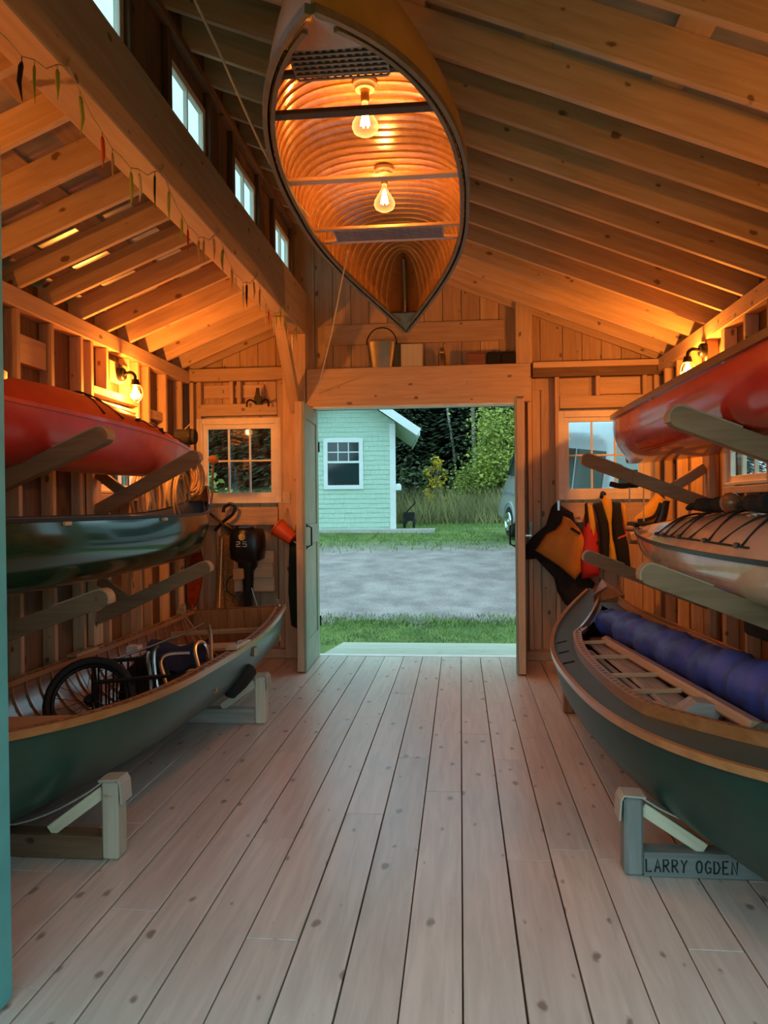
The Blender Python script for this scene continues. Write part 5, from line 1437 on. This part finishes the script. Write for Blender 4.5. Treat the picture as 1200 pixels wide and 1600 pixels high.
plank('tiller', t, 'spruce', (0.86, 3.62, 0.58), (0.99, 3.40, 0.56), 0.04, 0.03)
t = thing('plastic_jug', 'clear crumpled plastic bag of gear beside the sail bag', 'bag', (1.20, 3.02, 0.52))
mb = MB(); rnd = random.Random(9); rows = []
for i in range(9):
    a = PI * i / 8
    rows.append([V(((0.11 + rnd.uniform(-.02, .02)) * math.sin(a) * math.cos(b), (0.13 + rnd.uniform(-.02, .02)) * math.sin(a) * math.sin(b), 0.06 + 0.09 * math.cos(a) + rnd.uniform(-.01, .01))) for b in [2 * PI * k / 14 for k in range(14)]])
rows = [r + [r[0]] for r in rows]; mb.grid(rows); mb.build('bag', 'clear', t)
mb = MB(); mb.pillow([(-0.15, -0.25), (0.12, -0.3), (0.2, 0.1), (0.05, 0.3), (-0.12, 0.2)], (1.20, 2.78, 0.46), (1, 0, 0), (0, 1, 0), (0, 0, 1), 0.12)
tag(mb.build('canvas_bag', 'darkgreen', smooth=True), 'dark green bag under the plastic bag in the decked canoe', 'bag')
mb = MB(); mb.pillow([(-0.35, -0.16), (0.3, -0.18), (0.36, 0.05), (0.2, 0.2), (-0.25, 0.2)], (1.78, 4.6, 0.86), (0, 1, 0), (0, 0, 1), (-1, 0, 0), 0.08)
tag(mb.build('cloth_bundle', 'matte', smooth=True), 'black cloth hanging on the right wall under the cream kayak', 'cloth')

# ================================================================== OUTSIDE
def gz(y):
    if y < 9.25: return -0.20
    if y < 19: return -0.20 + 1.10 * (y - 9.25) / 9.75
    return 0.90 + 0.012 * (y - 19)
def ground_mat():
    m, t, N, L, b = nt('yard_ground')
    b.inputs['Roughness'].default_value = 0.95
    tc = N.new('ShaderNodeTexCoord'); sx = N.new('ShaderNodeSeparateXYZ'); L.new(tc.outputs['Object'], sx.inputs[0])
    def noise(sc, det=5):
        n = N.new('ShaderNodeTexNoise'); n.inputs['Scale'].default_value = sc; n.inputs['Detail'].default_value = det
        L.new(tc.outputs['Object'], n.inputs['Vector']); return n.outputs[0]
    def ramp(src, c0, c1, p0=0.35, p1=0.65):
        r = N.new('ShaderNodeValToRGB'); r.color_ramp.elements[0].position = p0; r.color_ramp.elements[1].position = p1
        r.color_ramp.elements[0].color = rgba(c0); r.color_ramp.elements[1].color = rgba(c1); L.new(src, r.inputs[0]); return r.outputs[0]
    grass = ramp(noise(3.0), (0.075, 0.13, 0.022), (0.17, 0.23, 0.045))
    stones = noise(45, 3)
    gravel = ramp(noise(2.2), (0.25, 0.195, 0.18), (0.40, 0.315, 0.29))
    gv2 = ramp(stones, (0.75, 0.75, 0.75), (1.25, 1.25, 1.25), 0.3, 0.7)
    mg = N.new('ShaderNodeMix'); mg.data_type = 'RGBA'; mg.blend_type = 'MULTIPLY'; mg.inputs[0].default_value = 1.0
    L.new(gravel, mg.inputs[6]); L.new(gv2, mg.inputs[7])
    wob = N.new('ShaderNodeMapRange'); wob.inputs[3].default_value = -0.8; wob.inputs[4].default_value = 0.8; L.new(noise(1.6, 8), wob.inputs[0])
    ad = N.new('ShaderNodeMath'); ad.operation = 'ADD'; L.new(sx.outputs[1], ad.inputs[0]); L.new(wob.outputs[0], ad.inputs[1])
    def step(src, a, bb):
        r = N.new('ShaderNodeMapRange'); r.inputs[1].default_value = a; r.inputs[2].default_value = bb; L.new(src, r.inputs[0]); return r.outputs[0]
    near = step(ad.outputs[0], 10.35, 10.75); far = step(ad.outputs[0], 15.9, 17.6)
    inv = N.new('ShaderNodeMath'); inv.operation = 'SUBTRACT'; inv.inputs[0].default_value = 1; L.new(far, inv.inputs[1])
    mu = N.new('ShaderNodeMath'); mu.operation = 'MULTIPLY'; L.new(near, mu.inputs[0]); L.new(inv.outputs[0], mu.inputs[1])
    mx = N.new('ShaderNodeMix'); mx.data_type = 'RGBA'
    L.new(mu.outputs[0], mx.inputs[0]); L.new(grass, mx.inputs[6]); L.new(mg.outputs[2], mx.inputs[7])
    L.new(mx.outputs[2], b.inputs['Base Color'])
    bump(N, L, b, stones, 0.5, 0.03)
    return m
M['ground'] = ground_mat()
ys = [-25, -8, 0, 5, 9.2, 9.25] + [9.25 + 0.75 * k for k in range(1, 14)] + [22, 26, 32, 45, 70]
rows = [[(x, y, gz(y) - (0.12 if y < 8.6 else 0) + 0.04 * math.sin(x * 1.3 + y) * (1 if y > 10 else 0)) for x in [-60 + 4 * i for i in range(31)]] for y in ys]
g_ = MB().grid(rows).build('ground', 'ground', smooth=True); g_['kind'] = 'structure'
# lawn blades between ramp and drive
def blades(name, label, n, xr, yr, h, w, mat, seed, dens=None):
    rnd = random.Random(seed); mb = MB()
    for _ in range(n):
        x, y = rnd.uniform(*xr), rnd.uniform(*yr); a = rnd.uniform(0, PI); hh = h * rnd.uniform(0.5, 1.2)
        if -4.7 < x < -1.55 and 18.4 < y < 23.4: continue          # the shed stands here
        u_ = (y - 12.39) * 0.22 / 0.975
        if 12.3 < y < 19.2 and 2.2 - u_ < x < 4.4 - u_: continue   # and the van here
        if dens and rnd.random() > dens(x, y): continue
        z = gz(y) - 0.02; dx, dy = math.cos(a) * w, math.sin(a) * w; lx, ly = rnd.uniform(-.55, .55) * hh, rnd.uniform(-.3, .3) * hh
        mb.add([(x - dx, y - dy, z), (x + dx, y + dy, z), (x + lx, y + ly, z + hh)], [(0, 1, 2)])
    return tag(mb.build(name, mat), label, 'grass', kind='stuff')
blades('lawn_grass', 'short green grass between the ramp and the gravel drive', 16000, (-4.2, 2.6), (9.26, 10.9), 0.055, 0.006, 'lawn', 1, lambda x, y: 1 if y < 10.35 else max(0, 1 - (y - 10.35) / 0.55))
blades('verge_grass', 'short green grass at the far edge of the drive', 9000, (-6, 6), (15.8, 22.5), 0.09, 0.012, 'lawn', 2, lambda x, y: min(1, (y - 15.6) / 2.2))
blades('meadow_grass', 'tall dry meadow grass along the edge of the woods', 30000, (-14, 5), (22.6, 28), 1.05, 0.013, 'meadow', 3)

# ---- the mint shingled shed
SX0, SX1, SY, SZ = -4.12, -1.60, 19.0, 0.86
SHM = Matrix.Translation((SX1, SY, SZ)) @ Matrix.Rotation(math.radians(5.6), 4, 'Z') @ Matrix.Translation((-SX1, 0, 0))
sd_ = thing('shingled_shed', 'mint green shingled shed with white trim across the drive', 'shed', mtx=SHM)
EH = 2.72; RP = 0.69; xm = (SX0 + SX1) / 2; ridge = EH + (SX1 - xm) * RP
mb = MB(); mb.prism([(SX0, 0), (SX1, 0), (SX1, EH), (xm, ridge), (SX0, EH)], (0, 2.0, 0), (1, 0, 0), (0, 0, 1), (0, 1, 0), 4.0); mb.build('wall', 'shingle', sd_)
SW = (-3.27, -2.49, 1.16, 2.22)      # window opening in shed coordinates
mb = MB(); rnd = random.Random(11); z = 0.0; ci = 0
while z < ridge - 0.15:
    hw = (SX1 - xm) if z < EH - 0.1 else (SX1 - xm) * (ridge - z - 0.12) / (ridge - EH)
    x = xm - hw
    while x < xm + hw - 0.02:
        w = min(rnd.uniform(0.09, 0.17), xm + hw - x)
        if not (x + w > SW[0] and x < SW[1] and z + 0.11 > SW[2] and z < SW[3]):
            zz_ = z + rnd.uniform(-0.004, 0.004); q = rnd.uniform(0.016, 0.026)
            mb.add([(x + .002, -q, zz_), (x + w - .002, -q, zz_), (x + w - .002, -0.004, zz_ + 0.135), (x + .002, -0.004, zz_ + 0.135), (x + .002, 0, zz_), (x + w - .002, 0, zz_)], [(0, 1, 2, 3), (4, 5, 1, 0), (0, 3, 4), (1, 5, 2)])
        x += w
    z += 0.118; ci += 1
tag(mb.build('shingles', 'shingle', sd_), kind='stuff')
for x in (SX1 - 0.06, SX0 + 0.06): bx('corner_board', sd_, 'trimwhite', x - 0.07, x + 0.075, -0.045, -0.001, 0, EH - 0.05)
def sframe(x0, x1, z0, z1, k=0.10):
    mb = MB(); mb.box(x0 - k, x0, -0.05, -0.001, z0 - k, z1 + k); mb.box(x1, x1 + k, -0.05, -0.001, z0 - k, z1 + k); mb.box(x0, x1, -0.05, -0.001, z1, z1 + k * 1.1); mb.box(x0, x1, -0.06, -0.001, z0 - k, z0)
    wn = mb.build('window', 'trimwhite', sd_)
    zm = (z0 + z1) / 2 + 0.04
    bx('meeting_rail', wn, 'trimwhite', x0, x1, -0.035, -0.002, zm - 0.025, zm + 0.025)
    for i in (1, 2): bx('muntin', wn, 'trimwhite', x0 + (x1 - x0) * i / 3 - 0.012, x0 + (x1 - x0) * i / 3 + 0.012, -0.03, -0.003, zm + 0.025, z1)
    bx('muntin', wn, 'trimwhite', x0, x1, -0.028, -0.003, (zm + z1) / 2 - 0.012, (zm + z1) / 2 + 0.012)
    for i in range(3):
        for j in range(2):
            a0, a1 = x0 + (x1 - x0) * i / 3 + 0.012, x0 + (x1 - x0) * (i + 1) / 3 - 0.012
            b0, b1 = zm + 0.025 + (z1 - zm - 0.025) * j / 2 + 0.012, zm + 0.025 + (z1 - zm - 0.025) * (j + 1) / 2 - 0.012
            bx('pane', wn, 'vanglass', a0, a1, -0.012, -0.004, b0, b1)
    bx('pane', wn, 'vanglass', x0, x1, -0.010, -0.004, z0, zm - 0.025)
sframe(*SW)
for s in (-1, 1):
    ov = 0.58 if s > 0 else 0.30; e = V((xm + s * (SX1 - xm + ov), 0, EH - ov * RP + 0.10)); r = V((xm, 0, ridge + 0.10)); nrm = V((s * RP, 0, 1)).normalized()
    plank('roof_slope', sd_, 'roofing', e + V((0, 1.75, 0)) + nrm * 0.06, r + V((0, 1.75, 0)) + nrm * 0.06, 4.6, 0.05, nrm)
    plank('rake_board', sd_, 'trimwhite', e + V((0, -0.56, -0.02)), r + V((0, -0.56, -0.02)), 0.19, 0.03, (0, 1, 0))
    plank('soffit', sd_, 'trimwhite', e + V((0, 1.75, -0.03)), e * 0.36 + r * 0.64 + V((0, 1.75, -0.03)), 4.5, 0.02, nrm)
    x = e.x; bx('eave_fascia', sd_, 'trimwhite', x - 0.02, x + 0.02, -0.55, 4.0, e.z - 0.10, e.z + 0.10)
MB().lathe([(0.001, 0), (0.07, 0.0), (0.075, 0.10), (0.05, 0.16), (0.001, 0.17)], 12, (SX1 + 0.08, -0.05, 1.02)).build('meter_box', 'trimwhite', sd_, smooth=2)
MB().lathe([(0.001, 0), (0.06, 0.0), (0.09, 0.12), (0.04, 0.2), (0.001, 0.2)], 12, (-3.60, -0.1, 2.1)).build('porch_light', 'iron', sd_, smooth=2)
bx('foundation', sd_, 'concrete', SX0, SX1, -0.02, 4, -0.25, -0.001)
t = struct('floor_pad'); 
bx('slab', t, 'concrete', SX1 - 3.0, -0.62, 18.45, 19.25, 0.70, 0.925)
# dark stand of tools by the shed corner
t = thing('tool_cart', 'small dark cart standing by the shed corner', 'cart', (-1.30, 19.6, gz(19.6)))
for dx in (-0.12, 0.12): MB().tube(arc((dx, 0, 0.16), 0.15, 0, 2 * PI, 14, (0, 1, 0), (0, 0, 1))[:-1], 0.03, 6, True).build('wheel', 'rubber', t)
MB().box(-0.14, 0.14, -0.12, 0.14, 0.2, 0.42).build('tray', 'matte', t); MB().tube([(-0.1, 0.1, 0.4), (0.16, 0.2, 0.68)], 0.02, 6).build('handle', 'iron', t)

# ---- van parked beyond the gravel, nose away
VX, VY0, VY1 = 1.06, 15.7, 22.0; VW = 2.0
vz = gz(17.7) + 0.02
van = thing('passenger_van', 'silver passenger van parked beyond the gravel with its rear towards the barn', 'van', mtx=Matrix.Translation((2.27, 12.39, gz(17.7) - 0.60)) @ Matrix.Rotation(math.radians(12.7), 4, 'Z') @ Matrix.Rotation(math.atan(0.112), 4, 'X'))
Lv = VY1 - VY0
prof = [(0.0, 0.42), (0.02, 0.95), (0.06, 1.5), (0.16, 2.40), (0.32, 2.62), (0.9, 2.70), (3.9, 2.70), (4.6, 2.55), (5.3, 1.75), (6.0, 1.45), (6.28, 1.15), (6.3, 0.45)]
sides = [(0.0, 0.45), (0.02, 0.9), (0.0, 1.35), (0.10, 2.35), (0.30, 2.66)]
rows = []
ring = [(0.06, 0.36), (0.0, 0.55), (0.0, 1.35), (0.09, 2.30), (0.18, 2.55), (0.36, 2.68), (VW / 2, 2.70)]
ring = ring + [(VW - a, z) for a, z in ring[-2::-1]]
for (yy, top) in [(0.0, 2.45), (0.12, 2.62), (0.5, 2.70), (1.5, 2.70), (3.0, 2.70), (4.4, 2.68), (4.9, 2.55), (5.4, 2.10), (5.75, 1.62), (6.1, 1.35), (6.25, 1.15), (6.3, 0.85)]:
    k = 0.035 if yy == 0 else 0.0
    rows.append([V((min(max(x, k), VW - k), yy, 0.36 + (z - 0.36) * ((top - 0.36) / 2.34))) for x, z in ring])
mb = MB().grid(rows)
for r in (rows[0], rows[-1]): mb.add(r, [tuple(range(len(r)))])
mb.add([rows[0][0], rows[0][-1], rows[-1][-1], rows[-1][0]], [(0, 1, 2, 3)])
mb.build('body', 'vanpaint', van, smooth=2)
for (y0, y1) in ((0.35, 1.55), (1.65, 2.95), (3.05, 4.55)):
    for s in (0, 1):
        pts = [(0.012, 1.42), (0.075, 2.12)]
        X = lambda a: a if s == 0 else VW - a
        q = [(X(0.005 - 0.006), y0, 1.42), (X(0.005 - 0.006), y1, 1.42), (X(0.068 - 0.008), y1, 2.15), (X(0.068 - 0.008), y0, 2.15)]
        MB().add(q + [(a + (0.02 if s == 0 else -0.02), b, c) for a, b, c in q], [(0, 1, 2, 3), (4, 5, 6, 7), (0, 1, 5, 4), (2, 3, 7, 6), (1, 2, 6, 5), (0, 3, 7, 4)]).build('side_window', 'vanglass', van)
for x0, x1 in ((0.14, 0.96), (1.04, 1.86)):
    rd_ = MB().box(x0 - 0.05, x1 + 0.05, -0.006, 0.02, 0.5, 2.3).build('rear_door', 'vanpaint', van)
    MB().box(x0, x1, -0.012, 0.03, 1.15, 1.88).build('rear_window', 'vanglass', rd_)
for s in (0, 1):
    X = lambda a: a if s == 0 else VW - a
    q = [(X(-0.004), 4.68, 1.44), (X(-0.004), 5.62, 1.40), (X(0.035), 5.30, 1.92), (X(0.062), 4.98, 2.18), (X(0.062), 4.68, 2.20)]
    MB().add(q + [(a + (0.03 if s == 0 else -0.03), b, c) for a, b, c in q], [(0, 1, 2, 3, 4), (5, 6, 7, 8, 9), (0, 1, 6, 5), (1, 2, 7, 6), (2, 3, 8, 7), (3, 4, 9, 8), (4, 0, 5, 9)]).build('door_window', 'vanglass', van)
MB().add([(0.16, 5.08, 2.44), (1.84, 5.08, 2.44), (1.90, 5.78, 1.67), (0.10, 5.78, 1.67), (0.16, 5.0, 2.40), (1.84, 5.0, 2.40), (1.90, 5.70, 1.62), (0.10, 5.70, 1.62)], [(0, 1, 2, 3), (4, 5, 6, 7), (0, 1, 5, 4), (2, 3, 7, 6)]).build('windshield', 'vanglass', van)
MB().box(0.05, VW - 0.05, -0.10, 0.06, 0.36, 0.56).build('bumper', 'grey', van)
for x in (0.03, VW - 0.13): MB().box(x, x + 0.10, -0.012, 0.05, 0.95, 1.55).build('tail_light', 'redvest', van)
for yy in (1.3, 5.42):
    for s in (0, 1):
        xx = 0.10 if s == 0 else VW - 0.10; d = -1 if s == 0 else 1
        TY = MB().lathe([(0.20, -0.11), (0.34, -0.10), (0.36, -0.06), (0.36, 0.06), (0.34, 0.10), (0.20, 0.11)], 22, (xx, yy, 0.36), (d, 0, 0)).build('tyre', 'rubber', van, smooth=2)
        MB().lathe([(0.02, 0.13), (0.06, 0.145), (0.10, 0.115), (0.19, 0.115), (0.21, 0.135), (0.22, 0.11)], 18, (xx, yy, 0.36), (d, 0, 0)).build('hub', 'chrome', TY, smooth=2)
        MB().rect(arc((xx + d * 0.08, yy, 0.38), 0.42, 0, PI, 14, (0, 1, 0), (0, 0, 1)), 0.05, 0.08, (1, 0, 0)).build('wheel_arch', 'vanpaint', van, smooth=2)
for s in (0, 1): 
    xx = -0.01 if s == 0 else VW - 0.01
    MB().box(xx, xx + 0.02, 0.1, 6.1, 0.98, 1.04).build('side_moulding', 'grey', van)
MB().tube([(-0.03, 2.2, 0.30), (-0.03, 4.3, 0.30)], 0.035, 8).build('side_step', 'chrome', van, smooth=2)

# ---- trees
def conifer_mesh(name, h, R, n, mat, seed):
    rnd = random.Random(seed); mb = MB()
    for i in range(n):
        u = rnd.random() ** 0.8; z = h * (0.04 + 0.96 * u); rmax = R * (1 - u) ** 0.8 + 0.15
        r = rmax * math.sqrt(rnd.uniform(0.15, 1)); a = rnd.uniform(0, 2 * PI); s = rnd.uniform(0.09, 0.24)
        c = V((r * math.cos(a), r * math.sin(a), z - r * 0.25)); d = V((math.cos(a), math.sin(a), -0.45)).normalized(); w = V((-math.sin(a), math.cos(a), rnd.uniform(-.4, .4)))
        mb.add([c - d * s * 0.6 - w * s * 0.35, c - d * s * 0.6 + w * s * 0.35, c + d * s + w * s * 0.12, c + d * s - w * s * 0.12], [(0, 1, 2, 3)])
    return mb.mesh(name, mat)
def blob_mesh(name, h, R, n, mat, seed, size=(0.06, 0.13), clumps=14):
    rnd = random.Random(seed); mb = MB()
    cl = [(rnd.uniform(-1, 1) * R * 0.7, rnd.uniform(-1, 1) * R * 0.7, h * rnd.uniform(0.25, 0.92), R * rnd.uniform(0.25, 0.45)) for _ in range(clumps)]
    for i in range(n):
        x, y, z, r = rnd.choice(cl); v = V((rnd.gauss(0, 1), rnd.gauss(0, 1), rnd.gauss(0, 1.2))) * r * 0.55; c = V((x, y, z)) + v; s = rnd.uniform(*size)
        a = V((rnd.gauss(0, 1), rnd.gauss(0, 1), rnd.gauss(0, 0.6))).normalized() * s; b = a.cross(V((rnd.gauss(0, 1), rnd.gauss(0, 1), 1))).normalized() * s * 0.6
        mb.add([c - a, c + b, c + a, c - b], [(0, 1, 2, 3)])
    return mb.mesh(name, mat)
con = [conifer_mesh('needles', 13, 2.6, 15000, 'conifer', 21), conifer_mesh('needles', 11, 2.4, 13000, 'conifer2', 22), conifer_mesh('needles', 14, 2.2, 14000, 'conifer', 23)]
trunks = [MB().tube([(0, 0, -0.3), (0.05, 0, 5), (0, 0, h)], [0.16, 0.11, 0.02], 7).mesh('trunk', 'bark', True) for h in (12.6, 10.6, 13.6)]
rnd = random.Random(4); spots = []
for row, (y, x0, x1, st) in enumerate(((29.0, -19, 8, 2.1), (32.0, -21, 10, 2.0), (35.5, -24, 12, 2.3))):
    x = x0
    while x < x1:
        spots.append((x + rnd.uniform(-.5, .5), y + rnd.uniform(-.8, .8), row)); x += st * rnd.uniform(0.85, 1.15)
for i, (x, y, row) in enumerate(spots):
    k = i % 3
    t = thing('spruce_tree', ('dark spruce at the front edge of the woods beyond the drive', 'dark spruce in the middle of the woods beyond the drive', 'dark spruce deep in the woods beyond the drive')[row], 'tree', (x, y, gz(y)), group='spruces of the woods beyond the drive, row %s' % ('front', 'middle', 'back')[row])
    t.rotation_euler.z = rnd.uniform(0, 6); sc = rnd.uniform(0.8, 1.15); t.scale = (sc, sc, sc * 0.62)
    tag(link('needles', con[k], t), kind='stuff'); link('trunk', trunks[k], t)
t = thing('bare_trunk', 'straight grey bare trunk standing in front of the dark woods', 'tree', (0.50, 26.5, gz(26.5)))
MB().tube([(0, 0, 0), (0.0, 0, 2.0), (-0.12, 0, 7)], [0.09, 0.075, 0.04], 8).build('trunk', 'bark', t, smooth=True)
for z, d in ((1.6, -1), (2.1, 1), (2.8, -1), (3.4, 1)): MB().tube([(0, 0, z), (d * 0.35, 0, z + 0.1), (d * 0.7, 0.1, z + 0.02)], [0.02, 0.014, 0.006], 5).build('branch', 'bark', t)
t = thing('birch_tree', 'leaning white birch trunk in front of the dark woods', 'tree', (-0.28, 27.5, gz(27.5)))
MB().tube([(0.25, 0, 0), (0.1, 0, 2.2), (-0.1, 0, 3.6), (-0.28, 0, 5.2), (-0.3, 0, 8)], [0.06, 0.055, 0.05, 0.045, 0.02], 8).build('trunk', 'birch', t, smooth=True)
for z, d in ((4.6, -1), (5.0, 1), (5.6, -1)): MB().tube([(-0.2, 0, z), (-0.2 + d * 0.3, 0, z + 0.35), (-0.2 + d * 0.5, 0, z + 0.8)], [0.02, 0.014, 0.006], 5).build('branch', 'birch', t)
def bush(label, x, y, h, R, n, mat, seed, size=(0.06, 0.13), clumps=14):
    t = thing('leafy_bush', label, 'bush', (x, y, gz(y)))
    tag(link('leaves', blob_mesh('leaves', h, R, n, mat, seed, size, clumps), t), kind='stuff')
    for a in range(4): MB().tube([(0, 0, -0.1), (0.12 * math.cos(a * 1.7), 0.12 * math.sin(a * 1.7), h * 0.4), (0.35 * R * math.cos(a * 1.7), 0.35 * R * math.sin(a * 1.7), h * 0.85)], [0.035, 0.025, 0.008], 5).build('stem', 'bark', t)
bush('bright green alder bush beside the van', 1.55, 24.4, 3.6, 1.25, 7000, 'leaf', 31, (0.035, 0.08), 26)
bush('tall green alder behind the van', 2.9, 25.6, 4.4, 1.5, 7000, 'leaf', 32, (0.035, 0.08), 26)
bush('small yellow-leaved bush in the meadow', -0.75, 24.0, 2.15, 0.40, 1100, 'yellowleaf', 33, (0.03, 0.055), 16)
bush('low green bush right of the yellow one', 0.35, 24.9, 1.7, 0.9, 2600, 'leaf', 34, (0.03, 0.06), 12)
bush('low dull green bush behind the shed corner', -1.6, 25.5, 1.8, 1.1, 1100, 'conifer2', 35, (0.07, 0.14), 12)
bush('green bush seen through the left back window', -7.9, 22.0, 1.6, 1.3, 1600, 'leaf', 36, (0.07, 0.14), 14)
